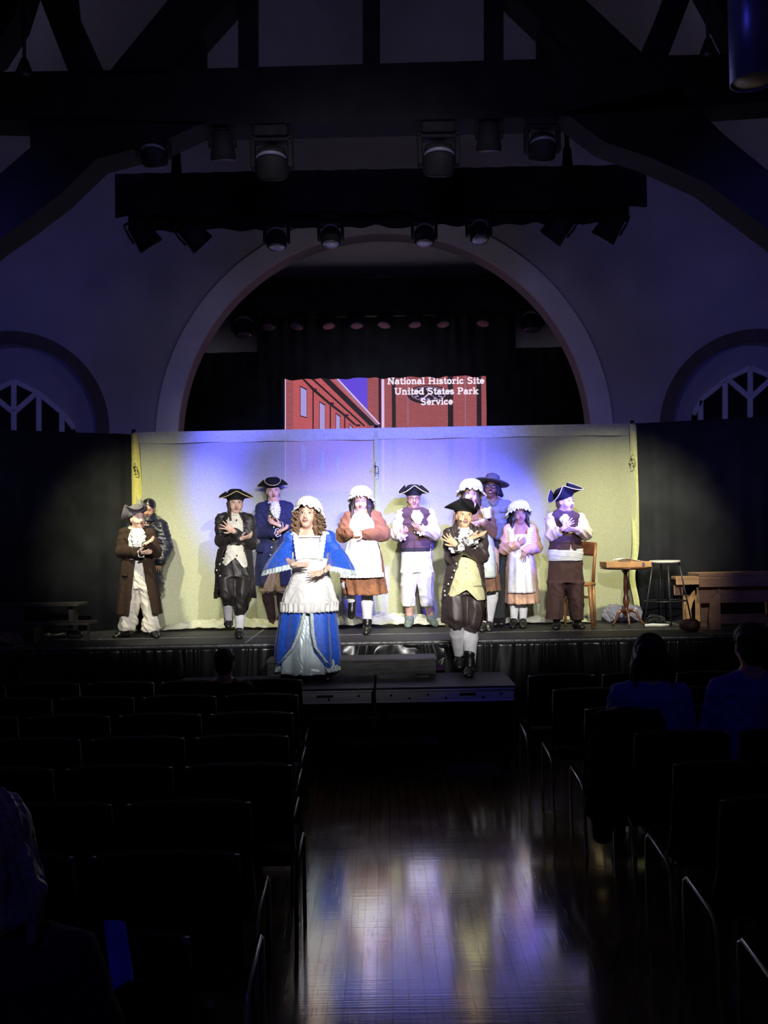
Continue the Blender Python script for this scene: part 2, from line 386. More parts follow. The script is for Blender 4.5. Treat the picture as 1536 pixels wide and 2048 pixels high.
# side windows with timber tracery inside the small arches
glassd = mat('dark window pane', (.01, .011, .02), .2, var=.2, spec=.3)
tracw = mat('white window bar paint', (.85, .85, .86), .6, var=.05, spec=.2)
def window(n, c, bars, pane):
    e = tag(empty('window_%d' % n, (c[0], YW+.28, 1.2)), kind='structure')
    ox, oy, oz = c[0], YW+.28, 1.2
    g = MB().plate([(W(x, y, YW+.28)[0]-ox, W(x, y, YW+.28)[2]-oz) for x, y in pane], [], -.012, 0); g.obj('pane', glassd, e, smooth=False)
    struct('wall_recess_' + ('left' if n == 1 else 'right'), MB().plate(archloop(c[0], c[2], RS+.05, 1.2), [], YW+.285, YW+.33), plaster)
    b = MB()
    for (a, q) in bars:
        p0 = W(*a, YW+.28); p1 = W(*q, YW+.28)
        b.beam(p0-np.array([ox, oy, oz]), p1-np.array([ox, oy, oz]), .07, .09, up=(0, 1, 0))
    b.obj('window_bar', tracw, e, smooth=False, bevel=.015)
window(1, sideL, [((29, 765), (29, 825)), ((29, 825), (29, 1000)), ((29, 826), (76, 785)), ((29, 826), (-15, 790)), ((79, 790), (79, 1000)), ((125, 826), (125, 1000)), ((29, 762), (76, 785)), ((76, 785), (128, 828)), ((128, 828), (150, 858)), ((29, 762), (-15, 785)), ((-20, 790), (-20, 1000)), ((-66, 830), (-66, 1000))], [(29, 762), (76, 785), (128, 828), (152, 862), (152, 1000), (-100, 1000), (-100, 862), (-66, 828), (-20, 785)])
window(2, sideR, [((1499, 738), (1499, 795)), ((1499, 795), (1499, 1000)), ((1499, 797), (1456, 760)), ((1499, 797), (1545, 755)), ((1449, 762), (1449, 1000)), ((1400, 800), (1400, 1000)), ((1499, 736), (1453, 758)), ((1453, 758), (1403, 798)), ((1403, 798), (1385, 830)), ((1499, 736), (1545, 755)), ((1550, 760), (1550, 1000)), ((1598, 800), (1598, 1000))], [(1499, 736), (1545, 755), (1598, 800), (1620, 832), (1620, 1000), (1380, 1000), (1383, 832), (1403, 798), (1453, 758)])

# ------------------------------------------------------------------ room behind the arch
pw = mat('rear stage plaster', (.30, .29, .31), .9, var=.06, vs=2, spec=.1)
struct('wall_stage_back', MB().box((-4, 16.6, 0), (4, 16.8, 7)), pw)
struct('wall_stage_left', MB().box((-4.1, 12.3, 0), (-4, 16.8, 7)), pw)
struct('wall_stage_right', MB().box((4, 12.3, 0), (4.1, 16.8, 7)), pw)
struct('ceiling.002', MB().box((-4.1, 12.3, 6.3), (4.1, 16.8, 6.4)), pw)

def drape(name, p0, p1, z0, z1, label, cat, m, n=None, amp=.035, jag=0, seed=0, group=None, solid=.006, top=None, nz=2, parent=None, hem=None):
    """pleated cloth hanging between plan points p0 and p1"""
    p0 = np.array(p0, float); p1 = np.array(p1, float); L = np.linalg.norm(p1-p0); d = (p1-p0)/L; nn = np.array([d[1], -d[0]])
    rs = random.Random(seed); ph = [rs.uniform(0, 6) for _ in range(6)]; n = n or int(L*70)
    def fn(u, v):
        s = u*L; q = math.sin(s*26+2*math.sin(s*5+ph[0])+ph[1])*.6+math.sin(s*11+ph[2]+1.5*math.sin(s*3+ph[3]))*.5
        a = amp*q*(.55+.45*v); z = z1+(z0-z1)*v
        if v > .99 and jag: z += jag*(math.sin(s*23+ph[4])*.5+math.sin(s*9+ph[5])*.5)
        c = p0+d*s+nn*a
        return (c[0], c[1], z)
    mb = MB(); mb.grid(fn, n, nz)
    o = mb.obj(name, m, parent, solid=solid)
    return tag(o, label, cat, group) if label else o
a = W(470, 556, 12.9); b = W(1110, 624, 12.9)
drape('stage_valance', (-2.6, 12.9), (2.6, 12.9), b[2]+.06, a[2], 'wide black valance hanging high inside the big arch', 'valance', blackcloth, jag=.02, seed=3)
# lit wall patches seen between drapes come from the rear wall; black legs and border
a = W(516, 640, 14.4); b = W(1030, 751, 14.4)
drape('stage_border', (a[0]-.02, 14.4), (b[0]+.02, 14.4), b[2], a[2]+.05, 'black border curtain hanging just above the projected picture', 'curtain', blackcloth, jag=.016, seed=5)
a = W(400, 706, 14.6); b = W(566, 860, 14.6)
drape('side_curtain', (-3.95, 14.6), (b[0], 14.6), .95, a[2], 'black side curtain left of the projected picture', 'curtain', blackcloth, seed=8)
a = W(1140, 694, 14.6); b = W(974, 860, 14.6)
drape('side_curtain', (b[0], 14.6), (3.95, 14.6), .95, a[2], 'black side curtain right of the projected picture', 'curtain', blackcloth, seed=9)

for y_, z_, lab in ((13.25, 0, 'long dark lighting pipe across the stage inside the arch, carrying small lamps'), (14.4, 0, 'dark pipe across the stage carrying the black border curtain'), (12.9, 1, 'dark pipe across the arch carrying the wide black valance')):
    q_ = W(770, {13.25: 614, 14.4: 638, 12.9: 558}[y_], y_); o = MB().tube([(-4, 0, 0), (4, 0, 0)], .022, 8).obj('lighting_pipe', blackmetal); o.location = (0, y_, q_[2]+(.03 if y_ < 14 else .05)); pipe_z = globals().get('pipe_z', q_[2]+.03); tag(o, lab, 'pipe')
# projection screen: the slide
def emis(name, c, s=1.0, brick=False, c2=None):
    m = bpy.data.materials.new(name); m.use_nodes = True; nt = m.node_tree; N = nt.nodes; L = nt.links; b = N['Principled BSDF']
    b.inputs['Base Color'].default_value = (.02, .02, .02, 1); b.inputs['Roughness'].default_value = .9; b.inputs['Emission Strength'].default_value = s
    if brick:
        tc = N.new('ShaderNodeTexCoord'); mp = N.new('ShaderNodeMapping'); mp.inputs['Rotation'].default_value = (PI/2, 0, 0); L.new(tc.outputs['Object'], mp.inputs[0])
        br = N.new('ShaderNodeTexBrick'); br.inputs['Scale'].default_value = 1; br.inputs['Brick Width'].default_value = .075; br.inputs['Row Height'].default_value = .024; br.inputs['Mortar Size'].default_value = .003
        br.inputs['Color1'].default_value = (*c, 1); br.inputs['Color2'].default_value = (*c2, 1); br.inputs['Mortar'].default_value = tuple(x*1.25 for x in c)+(1,)
        L.new(mp.outputs[0], br.inputs['Vector']); L.new(br.outputs['Color'], b.inputs['Emission Color'])
    else: b.inputs['Emission Color'].default_value = (*c, 1)
    return m
SB = [emis('slide brick sunlit', (.50, .10, .115), .95, True, (.42, .085, .095)), emis('slide brick', (.34, .085, .10), .95, True, (.28, .07, .08)), emis('slide dark', (.035, .02, .03), .6),
      emis('slide sky', (.13, .07, .72), .95), emis('slide pale', (.75, .52, .85), 1.0), emis('slide window', (.42, .33, .72), .95), emis('slide cornice', (.42, .2, .3), .8)]
sc = MB(); YS = 15.0
def sp(u, v, k): return W(560+u*.28, 730+v*.28, YS-.004*k)
def flat(pts, mi, k):
    P = [sp(u, v, k) for u, v in pts]; Q = [(p[0], p[2]) for p in P]; y = YS-.004*k
    n = len(Q); tr = tessellate_polygon([[Vector((x, z, 0)) for x, z in Q]])
    sc.add([(x, y, z) for x, z in Q], [tuple(t) for t in tr], mi)
flat([(35, -60), (1475, -60), (1475, 900), (35, 900)], 1, 0)
flat([(95, -60), (400, -60), (400, 92), (715, 440), (715, 900), (95, 900)], 0, 1)
flat([(-60+95, -60), (42, -60), (42, 900), (35, 900)], 4, 1)
flat([(620, -60), (745, -60), (745, 900), (620, 900)], 1, 2)
flat([(380, -60), (625, -60), (625, 345), (405, 92)], 3, 3)
flat([(-100+150, -260), (210, -140), (345, 92), (690, 432), (640, 434), (292, 95), (160, -40)], 2, 4)
flat([(366, 80), (405, 88), (716, 424), (688, 432)], 6, 4)
flat([(395, 88), (407, 88), (716, 420), (706, 424)], 4, 5)
flat([(215, 92), (235, 92), (612, 436), (596, 438)], 2, 4); flat([(150, 92), (166, 92), (250, 172), (352, 262), (458, 346), (545, 425), (530, 430), (448, 358), (342, 276), (236, 186)], 2, 4)
for (x, y) in ((228, 165), (352, 265), (455, 350), (540, 422)): flat([(x, y), (x+34, y+4), (x+34, y+16), (x, y+16)], 2, 6)
for (x, y) in ((232, 180), (355, 280), (458, 365)): flat([(x, y), (x+9, y), (x+9, 470), (x, 470)], 2, 5)
for (x0, x1, y0, y1) in ((147, 190, 158, 372), (284, 320, 268, 470), (400, 428, 350, 480), (150, 190, 560, 760), (290, 322, 600, 780), (402, 430, 620, 790), (498, 515, 425, 470), (560, 575, 560, 760)):
    flat([(x0-4, y0-10), (x1+3, y0+13), (x1+3, y1+8), (x0-4, y1-6)], 2, 5); flat([(x0, y0), (x1, y0+22), (x1, y1), (x0, y1-12)], 5, 6)
flat([(704, -60), (722, -60), (722, 900), (704, 900)], 2, 4); flat([(724, -60), (744, -60), (746, 900), (728, 900)], 4, 5)
for x0, x1 in ((796, 824), (1196, 1234), (1402, 1436)): flat([(x0, -60), (x1, -60), (x1+8, 900), (x0+8, 900)], 2, 3)
for x in (908, 1318): flat([(x, -60), (x+7, -60), (x+13, 900), (x+6, 900)], 6, 3)
flat([(1060+152*math.cos(t*PI/16), 212+68*math.sin(t*PI/16)) for t in range(32)], 2, 6)
flat([(1060+128*math.cos(t*PI/16), 205+54*math.sin(t*PI/16)) for t in range(32)], 6, 7)
flat([(1060+118*math.cos(t*PI/16), 205+48*math.sin(t*PI/16)) for t in range(32)], 2, 8)
for k in range(12):
    a = k*PI/6; c, s_ = math.cos(a), math.sin(a); w_ = .10
    flat([(1060+112*math.cos(a-w_), 205+45*math.sin(a-w_)), (1060+112*math.cos(a+w_), 205+45*math.sin(a+w_)), (1060+80*math.cos(a+w_), 205+32*math.sin(a+w_)), (1060+80*math.cos(a-w_), 205+32*math.sin(a-w_))], 5, 9)
for (x, y) in ((1010, 245), (1125, 240), (1040, 165)): flat([(1060, 202), (x, y), (x+8, y+4), (1066, 210)], 4, 10)
flat([(850, 500), (960, 500), (960, 520), (850, 520)], 5, 3)
for i in range(5): flat([(1085+i*18, 560), (1096+i*18, 560), (1096+i*18, 700), (1085+i*18, 700)], 5, 3)
for i in range(4): flat([(1080, 570+i*36), (1180, 570+i*36), (1180, 576+i*36), (1080, 576+i*36)], 5, 4)
scr = empty('projection_screen', (0, YS+.05, 1.5), 'lit projection screen showing red brick building with tower clock and white lettering', 'screen')
pz0, pz1 = sp(0, 900, 0)[2], sp(0, -60, 0)[2]; px0, px1 = sp(35, 0, 0)[0], sp(1475, 0, 0)[0]
MB().box((px0, -.045, pz0-1.5), (px1, -.01, pz1-1.5)).obj('glow_blocker', matteblack, scr, smooth=False)  # unseen board added to keep the picture's glow off the rear wall
for x_ in (px0+.2, px1-.2): MB().box((x_-.03, -.03, -1.5), (x_+.03, .03, pz1-1.5)).obj('stand_leg', matteblack, scr, smooth=False)
pic = sc.obj('projected_picture', SB, None, smooth=False)
pic.parent = scr; pic.matrix_parent_inverse = Matrix.Translation((0, -(YS+.05), -1.5))
txm = emis('slide lettering', (.92, .80, .95), 1.0)
def text_mesh(s, u, v, width, mtl, parent, k=12):
    c = bpy.data.curves.new('lettering', 'FONT'); c.body = s; c.align_x = 'CENTER'; c.size = 1; c.offset = .028
    o = bpy.data.objects.new('lettering', c); COL.objects.link(o); bpy.context.view_layer.update()
    dg = bpy.context.evaluated_depsgraph_get(); me = bpy.data.meshes.new_from_object(o.evaluated_get(dg)); bpy.data.objects.remove(o)
    n = len(me.vertices); co = np.zeros(n*3, 'f4'); me.vertices.foreach_get('co', co); co = co.reshape(-1, 3)
    w0 = co[:,0].max()-co[:,0].min(); p = sp(u, v, k); q = sp(u+width, v, k); sx = (q[0]-p[0])/w0
    hh = co[:,1].max()
    # slab serifs: little bars are part of the lettering style
    nc = np.zeros_like(co); nc[:,0] = p[0]+co[:,0]*sx; nc[:,1] = YS-.004*k; nc[:,2] = p[2]+co[:,1]*sx*1.12+co[:,0]*sx*.018
    me.vertices.foreach_set('co', nc.ravel()); me.materials.append(mtl); me.update()
    t = bpy.data.objects.new('lettering', me); COL.objects.link(t); t.parent = parent; t.matrix_parent_inverse = Matrix.Translation((0, -(YS+.05), -1.5))
    return t
# slab-serif lettering drawn as heavy strokes with serif bars; x-height .68, cap height 1
def arc(cx, cy, rx, ry, a0, a1, n=10): return [(cx+rx*math.cos(math.radians(a0+(a1-a0)*i/n)), cy+ry*math.sin(math.radians(a0+(a1-a0)*i/n))) for i in range(n+1)]
# glyph: advance, polylines, serif bars (x0, x1, y)
GL = {'N': (.95, [[(.16,0),(.16,1)], [(.16,1),(.72,0)], [(.72,0),(.72,1)]], [(0,.34,.03),(0,.22,.97),(.56,.9,.97)]),
 'H': (1.0, [[(.18,0),(.18,1)], [(.76,0),(.76,1)], [(.18,.5),(.76,.5)]], [(0,.36,.03),(0,.36,.97),(.58,.94,.03),(.58,.94,.97)]),
 'S': (.78, [arc(.36,.74,.24,.21,40,270,10)+arc(.36,.27,.26,.24,90,-140,10)], [(.52,.66,.9),(.06,.2,.1)]),
 'U': (.95, [[(.18,1),(.18,.32)]+arc(.45,.32,.27,.28,180,360,8)+[(.72,1)]], [(0,.36,.97),(.56,.9,.97)]),
 'P': (.82, [[(.18,0),(.18,1)], [(.18,.96),(.42,.96)]+arc(.42,.72,.25,.24,90,-90,8)+[(.18,.48)]], [(0,.42,.03),(0,.3,.97)]),
 'a': (.62, [arc(.27,.45,.18,.2,150,0,6)+[(.45,.08)], arc(.25,.19,.19,.17,70,360,10)], [(.42,.6,.03)]),
 't': (.46, [[(.2,.9),(.2,.15)]+arc(.31,.14,.11,.1,180,320,5)], [(.02,.42,.64)]),
 'i': (.38, [[(.19,0),(.19,.64)], [(.19,.86),(.19,1.0)]], [(.02,.36,.03),(.02,.2,.64)]),
 'l': (.38, [[(.19,0),(.19,1)]], [(.02,.36,.03),(.02,.2,.97)]),
 'o': (.64, [arc(.3,.34,.22,.31,0,360,14)], []),
 'n': (.76, [[(.18,0),(.18,.66)], arc(.36,.42,.18,.22,170,0,7)+[(.54,0)]], [(.02,.32,.03),(.02,.2,.64),(.42,.68,.03)]),
 's': (.56, [arc(.26,.49,.17,.15,30,270,8)+arc(.26,.19,.19,.16,90,-150,8)], []),
 'r': (.56, [[(.18,0),(.18,.66)], arc(.36,.4,.18,.24,160,50,5)], [(.02,.38,.03),(.02,.2,.64)]),
 'c': (.58, [arc(.3,.34,.22,.3,45,320,12)], []),
 'e': (.60, [[(.1,.36),(.5,.36)]+arc(.3,.34,.21,.3,0,315,12)], []),
 'd': (.72, [[(.54,0),(.54,1)], arc(.3,.34,.22,.3,0,360,12)], [(.5,.7,.03),(.38,.56,.97)]),
 'k': (.74, [[(.18,0),(.18,1)], [(.2,.26),(.56,.64)], [(.32,.38),(.58,0)]], [(.02,.34,.03),(.02,.2,.97),(.42,.7,.64),(.44,.72,.03)]),
 'v': (.66, [[(.1,.64),(.32,.03),(.54,.64)]], [(0,.24,.64),(.42,.66,.64)]), ' ': (.42, [], [])}
def letters(s, u0, v0, u1, hgt, k=12, th=.19, drift=-4):
    """text from crop x u0 to u1 on baseline v0"""
    adv = sum(GL[c][0] for c in s); sx = (u1-u0)/adv; mb = MB(); x = 0
    def seg(p, q, t, kk):
        a = sp(u0+p[0]*sx, v0-p[1]*hgt+drift*(u0+p[0]*sx-u0)/(u1-u0), kk); b = sp(u0+q[0]*sx, v0-q[1]*hgt+drift*(u0+q[0]*sx-u0)/(u1-u0), kk)
        d = b-a; L = np.linalg.norm(d)+1e-9; d /= L; n = np.array([-d[2], 0, d[0]]); e = t*.35
        mb.add([a-d*e-n*t/2, b+d*e-n*t/2, b+d*e+n*t/2, a-d*e+n*t/2], [(0,1,2,3)])
    T = hgt*.28*YS/FPX*th/.19*.8
    i = 0
    for c in s:
        g = GL[c]
        for pl in g[1]:
            for p, q in zip(pl[:-1], pl[1:]): i += 1; seg((x+p[0], p[1]), (x+q[0], q[1]), T*.28, k+(i % 7)*.02)
        for a, b, y in g[2]: i += 1; seg((x+a, y), (x+b, y), T*.15, k+(i % 7)*.02)
        x += g[0]
    return mb
for s, u0, v0, u1 in (('National Historic Site', 768, 136, 1460), ('United States Park', 818, 210, 1418), ('Service', 1004, 284, 1236)):
    o = letters(s, u0, v0, u1, 44).obj('lettering', txm, None, smooth=False)
    o.parent = scr; o.matrix_parent_inverse = Matrix.Translation((0, -(YS+.05), -1.5))

# ------------------------------------------------------------------ rigging lights
lens = mat('lamp lens glass', (.12, .12, .14), .3, var=.9, vs=60, spec=.8)
chrome = mat('dull steel', (.5, .5, .52), .35, metal=1, var=.1)
reflect = mat('pale lamp glint', (.14, .14, .17), .5, var=.1, spec=.5)
def moving_head(loc, label, s=1.0, pitch=.5, yaw=0, group='moving head lights in the rig'):
    e = empty('moving_head_light', loc, label, 'stage light', group)
    MB().box((-.15*s, -.11*s, -.10*s), (.15*s, .11*s, 0)).obj('base', matteblack, e, smooth=False, bevel=.015)
    y = MB()
    for sx in (-1, 1): y.box((sx*.165*s-.022*s, -.06*s, -.36*s), (sx*.165*s+.022*s, .06*s, -.08*s))
    y.box((-.185*s, -.06*s, -.13*s), (.185*s, .06*s, -.09*s)); y.obj('yoke', matteblack, e, smooth=False, bevel=.01)
    R = np.array(Matrix.Rotation(yaw, 3, 'Z') @ Matrix.Rotation(pitch, 3, 'X')); c = (0, 0, -.30*s)
    h = MB().lathe([(.05*s, .14*s), (.115*s, .12*s), (.14*s, .03*s), (.142*s, -.10*s), (.125*s, -.13*s)], c, 24, R=R); h.obj('lamp_head', matteblack, e)
    MB().lathe([(.118*s, -.128*s), (.112*s, -.136*s), (.05*s, -.142*s)], c, 24, R=R).obj('lens', lens, e)
    A_ = [PI*(.06+.88*i/18) for i in range(19)]; g = MB()
    g.tube([np.array(c)+R@np.array([math.cos(a)*.134*s, -math.sin(a)*.10*s-.03*s, .02*s+.08*s*math.sin(a)]) for a in A_], [.004*s+.014*s*math.sin(a) for a in A_], 8)
    g.obj('glint_crescent', reflect, e)  # pale crescent standing in for light reflected on the lamp housing
    return e
def par_can(loc, label, yaw, tilt, s=1.0, group='tilted spot lamps under the black skirted pipe'):
    e = empty('spot_lamp', loc, label, 'stage light', group)
    MB().box((-.03*s, -.03*s, -.10*s), (.03*s, .03*s, 0)).obj('clamp', matteblack, e, smooth=False)
    R = np.array(Matrix.Rotation(yaw, 3, 'Y') @ Matrix.Rotation(tilt, 3, 'X')); c = (0, 0, -.24*s)
    MB().lathe([(.07*s, .17*s), (.12*s, .15*s), (.13*s, .0), (.15*s, -.14*s), (.13*s, -.15*s)], c, 20, R=R).obj('lamp_housing', matteblack, e)
    MB().lathe([(.128*s, -.151*s), (.10*s, -.154*s)], c, 20, R=R).obj('lens', lens, e)
    y = MB(); y.tube([np.array(c)+R@np.array([sx*.15*s, 0, z*s]) for sx, z in ((-1, -.02), (-1, .1), (-.9, .2), (.9, .2), (1, .1), (1, -.02))], .014*s, 6); y.obj('yoke', matteblack, e)
    return e
# truss with hung lamps over the hall (black bar with rags of cloth)
YT = 6.0
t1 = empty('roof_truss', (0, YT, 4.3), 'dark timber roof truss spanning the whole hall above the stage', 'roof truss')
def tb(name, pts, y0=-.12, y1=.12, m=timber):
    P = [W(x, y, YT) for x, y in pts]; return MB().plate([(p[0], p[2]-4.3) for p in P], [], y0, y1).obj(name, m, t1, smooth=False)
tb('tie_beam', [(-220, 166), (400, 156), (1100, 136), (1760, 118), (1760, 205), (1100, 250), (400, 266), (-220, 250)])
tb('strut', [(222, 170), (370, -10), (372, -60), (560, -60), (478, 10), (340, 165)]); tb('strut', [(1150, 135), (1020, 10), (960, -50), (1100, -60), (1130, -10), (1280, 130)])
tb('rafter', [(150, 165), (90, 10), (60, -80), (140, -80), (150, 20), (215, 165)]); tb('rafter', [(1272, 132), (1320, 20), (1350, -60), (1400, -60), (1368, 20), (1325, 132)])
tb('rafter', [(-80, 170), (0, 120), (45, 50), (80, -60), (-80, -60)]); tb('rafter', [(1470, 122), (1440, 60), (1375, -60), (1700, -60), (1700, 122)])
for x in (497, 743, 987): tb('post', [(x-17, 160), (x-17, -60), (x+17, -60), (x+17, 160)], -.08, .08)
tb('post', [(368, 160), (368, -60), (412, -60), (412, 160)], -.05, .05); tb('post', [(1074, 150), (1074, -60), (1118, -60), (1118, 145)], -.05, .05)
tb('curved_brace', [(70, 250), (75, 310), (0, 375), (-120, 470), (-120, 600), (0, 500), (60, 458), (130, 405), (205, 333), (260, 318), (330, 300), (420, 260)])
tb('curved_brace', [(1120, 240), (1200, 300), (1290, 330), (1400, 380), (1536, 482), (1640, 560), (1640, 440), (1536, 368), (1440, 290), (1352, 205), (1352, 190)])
# ragged cloth bar and hung lights under the tie beam
a = W(-40, 240, 5.8); b = W(1560, 210, 5.8)
for x, y, sc_, pt in ((308, 245, .8, 1.0), (543, 250, 1.0, 1.0), (876, 243, 1.0, 1.0), (1083, 228, .85, 1.0)):
    p = W(x, y+8, 5.95); moving_head(p, {308: 'leftmost moving head light under the timber beam, half lost in the dark', 543: 'moving head light under the timber beam, left of the centre', 876: 'moving head light under the timber beam, right of the centre', 1083: 'rightmost moving head light under the timber beam'}[x], sc_*.72, pt-.5, group='moving head lights under the timber beam')
for x, y in ((445, 250), (977, 232)):
    p = W(x, y+2, 5.97); par_can(p, 'small lamp pointing down under the timber beam, ' + ('left' if x < 700 else 'right') + ' of the centre', 0, .3, .55, group='small lamps under the timber beam')
# lower pipe wrapped in a black skirt
a = W(243, 366, 8.0); b = W(1268, 344, 8.0); c = W(243, 448, 8.0)
sk = empty('lighting_pipe', (0, 8.0, a[2]), 'long horizontal lighting pipe wrapped in a black cloth skirt', 'lighting pipe')
MB().tube([(a[0], 0, -.05), (b[0], 0, -.03)], .03, 10).obj('pipe', blackmetal, sk)
for yy in (-.2, .2):
    o = drape('skirt', (a[0], yy), (b[0]+(.05 if yy < 0 else 0), yy), c[2]-a[2], 0, '', '', blackcloth, jag=.018, amp=.02, seed=int(12+yy*10), n=400); o.parent = sk; 
o = MB().box((a[0], -.2, -.02), (b[0], .2, -.005)).obj('skirt_top', blackcloth, sk, smooth=False)
for i, (x, y0, y1) in enumerate(((352, 265, 362), (1133, 255, 350))):
    p = W(x, y0, 7.9); q = W(x, y1, 7.9)
    h = MB().tube([(0, 0, q[2]-p[2]), (0, 0, (q[2]-p[2])*.45), (0, 0, (q[2]-p[2])*.4), (0, 0, 1.2)], [.05, .035, .02, .018], 8)
    o = h.obj('hanging_strap', blackcloth); o.location = p; tag(o, ('left' if i == 0 else 'right')+' black hanging strap carrying the skirted lighting pipe', 'hanging strap')
for x, y in ((553, 450), (661, 444), (848, 442), (957, 436)):
    moving_head(W(x, y, 7.95)+np.array([0, 0, .06]), {553: 'leftmost of the four round lamps with speckled lenses under the skirted pipe', 661: 'second from left of the four round lamps under the skirted pipe', 848: 'third from left of the four round lamps under the skirted pipe', 957: 'rightmost of the four round lamps under the skirted pipe'}[x], .60, -.22 if x != 957 else -.4, .0 if x != 957 else .25, group='round lamps under the skirted pipe')
for x, y, yw in ((288, 436, -.55), (388, 436, -.75), (1115, 422, .7), (1218, 420, .55)):
    par_can(W(x, y, 8.0)+np.array([0, 0, .03]), {288: 'far left tilted spot lamp under the skirted pipe', 388: 'tilted spot lamp second from left under the skirted pipe', 1115: 'tilted spot lamp second from right under the skirted pipe', 1218: 'far right tilted spot lamp under the skirted pipe'}[x], yw, .35, .74)
# lamps inside the arch
for x, nm in ((487, 'moving head light inside the arch at the left, against grey wall'), (1063, 'moving head light inside the arch at the right, against grey wall')):
    moving_head((W(x, 614, 13.2)[0], 13.2, pipe_z), nm, .95, -.15, .1 if x < 700 else -.5, group='moving head lights inside the arch')
led = emis('small lamp indicator', (.6, .7, 1), 1.0)
for i, x in enumerate((537, 595, 655, 712, 770, 828, 885, 968)):
    par_can(W(x, 615-(x-537)*.016, 13.3), 'small dark lamp under the black valance inside the arch, %s from the left of eight' % ('first', 'second', 'third', 'fourth', 'fifth', 'sixth', 'seventh', 'eighth')[i], .2*math.sin(i*2), -.3, .75, group='row of small dark lamps inside the arch')
# pendant cylinder lamp at upper right and hanging hooks of the roof
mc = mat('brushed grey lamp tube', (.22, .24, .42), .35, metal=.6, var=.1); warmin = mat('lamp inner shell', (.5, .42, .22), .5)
p = W(1506, 165, 4.6)
e = empty('pendant_lamp', p, 'large hanging cylinder lamp at the upper right catching blue light', 'pendant lamp')
MB().grid(lambda u, v: (.105*math.cos(2*PI*u), .105*math.sin(2*PI*u), .95*v), 40, 2, closed=True).obj('lamp_shade', mc, e, solid=.006)
MB().lathe([(.10, .01), (.1, .015), (.02, .06)], (0, 0, 0), 30).obj('reflector', warmin, e); MB().tube([(0, 0, .9), (0, 0, 3)], .012, 6).obj('stem', blackmetal, e)
for x, y0 in ((49, 160), (1417, 120)):
    p = W(x, y0, 5.9); q = W(x, y0-42, 5.9); hh = q[2]-p[2]
    o = MB().lathe([(.075, 0), (.05, hh*.4), (.02, hh)], (0, 0, 0), 10).tube([(0, 0, hh), (0, 0, hh*2.6), (0, 0, hh*6)], .012, 6).obj('hanging_bracket', blackmetal); o.location = p
    tag(o, 'dark hanging bracket and rod above the timber beam at the upper ' + ('left' if x < 700 else 'right'), 'bracket')
lamp(W(1440, 90, 3.3)+np.array([-.5, 0, .3]), W(1500, 90, 4.6), 5, (.05, .05, 1), 30, .8)

# ------------------------------------------------------------------ stage
SZ = .945; DF = 8.55
deck = mat('black stage deck', (.024, .024, .026), .6, var=.25, vs=14, bump=.1, bs=80, spec=.35)
alu = mat('aluminium fascia', (.50, .51, .54), .42, metal=.35, var=.1, vs=3, stretch=(1, 1, 6))
satin = mat('black satin', (.012, .012, .013), .3, var=.2, spec=.6)
st = empty('stage', (0, DF, 0), 'raised black stage deck that the players stand on', 'stage')
xs = [-5.4, -3.35, -1.27, .83, 2.93, 5.4]
for i in range(5):
    for j, (y0, y1) in enumerate(((0, .62), (.62, 3.1))):
        MB().box((xs[i]+.003, y0+.003, SZ-.05), (xs[i+1]-.003, y1-.003, SZ)).obj('deck_panel', deck, st, smooth=False, bevel=.003)
MB().box((-5.4, -.008, SZ-.022), (5.4, 0, SZ-.008)).obj('edge_trim', mat('worn edge strip', (.22, .22, .22), .5, metal=.3, var=.5, vs=30), st, smooth=False)
mseam = mat('pale tape line', (.35, .35, .36), .6, var=.4, vs=30)
mb = MB()
for x in xs[1:5]: mb.box((x-.006, .02, SZ+.0005), (x+.006, 3.0, SZ+.002))
mb.box((-5.4, .613, SZ+.0005), (5.4, .622, SZ+.002)); mb.obj('seam', mseam, st, smooth=False)
for x in (-5, -3.3, -1.2, .8, 2.9, 5):
    for y in (.2, 3.0): MB().tube([(x, y, 0), (x, y, SZ-.05)], .025, 8).obj('leg', blackmetal, st)
def skirt_fn(x0, x1, z0, z1, amp, freq, seed, n, gather=0, y=-.035):
    rs = random.Random(seed); ph = [rs.uniform(0, 6) for _ in range(8)]
    def fn(u, v):
        x = x0+(x1-x0)*u
        q = math.sin(x*freq+2.6*math.sin(x*9+ph[0])+1.5*math.sin(x*23+ph[5])+ph[1]+1.1*math.sin(v*4+x*5))*(.6+.4*math.sin(x*13+ph[6]))+.6*math.sin(x*freq*.43+ph[2]+v*1.1*math.sin(x*4+ph[3]))
        a = amp*q*(.7+.3*v)
        z = z1+(z0-z1)*v
        if gather: z += gather*math.sin(x*freq*.5+ph[4])*v; a += amp*.9*math.sin(v*PI)*(.6+.6*math.sin(x*freq*.5+ph[4]))
        return (x, y-abs(a)*.9+a*.2, z)
    return fn
ss = empty('stage_skirt', (0, DF, 0), 'pleated black satin skirt hanging along the front of the stage', 'stage skirt')
for x0, x1, g, z0 in ((-5.4, -.97, 0, .02), (-.97, .52, .03, SZ-.24), (.52, 5.4, 0, .02)):
    MB().grid(skirt_fn(x0, x1, z0, SZ-.03, .028 if not g else .035, 48 if not g else 42, int(x0*10)+50, int((x1-x0)*150), g), int((x1-x0)*150), 30).obj('skirt_panel', satin, ss, solid=.003)
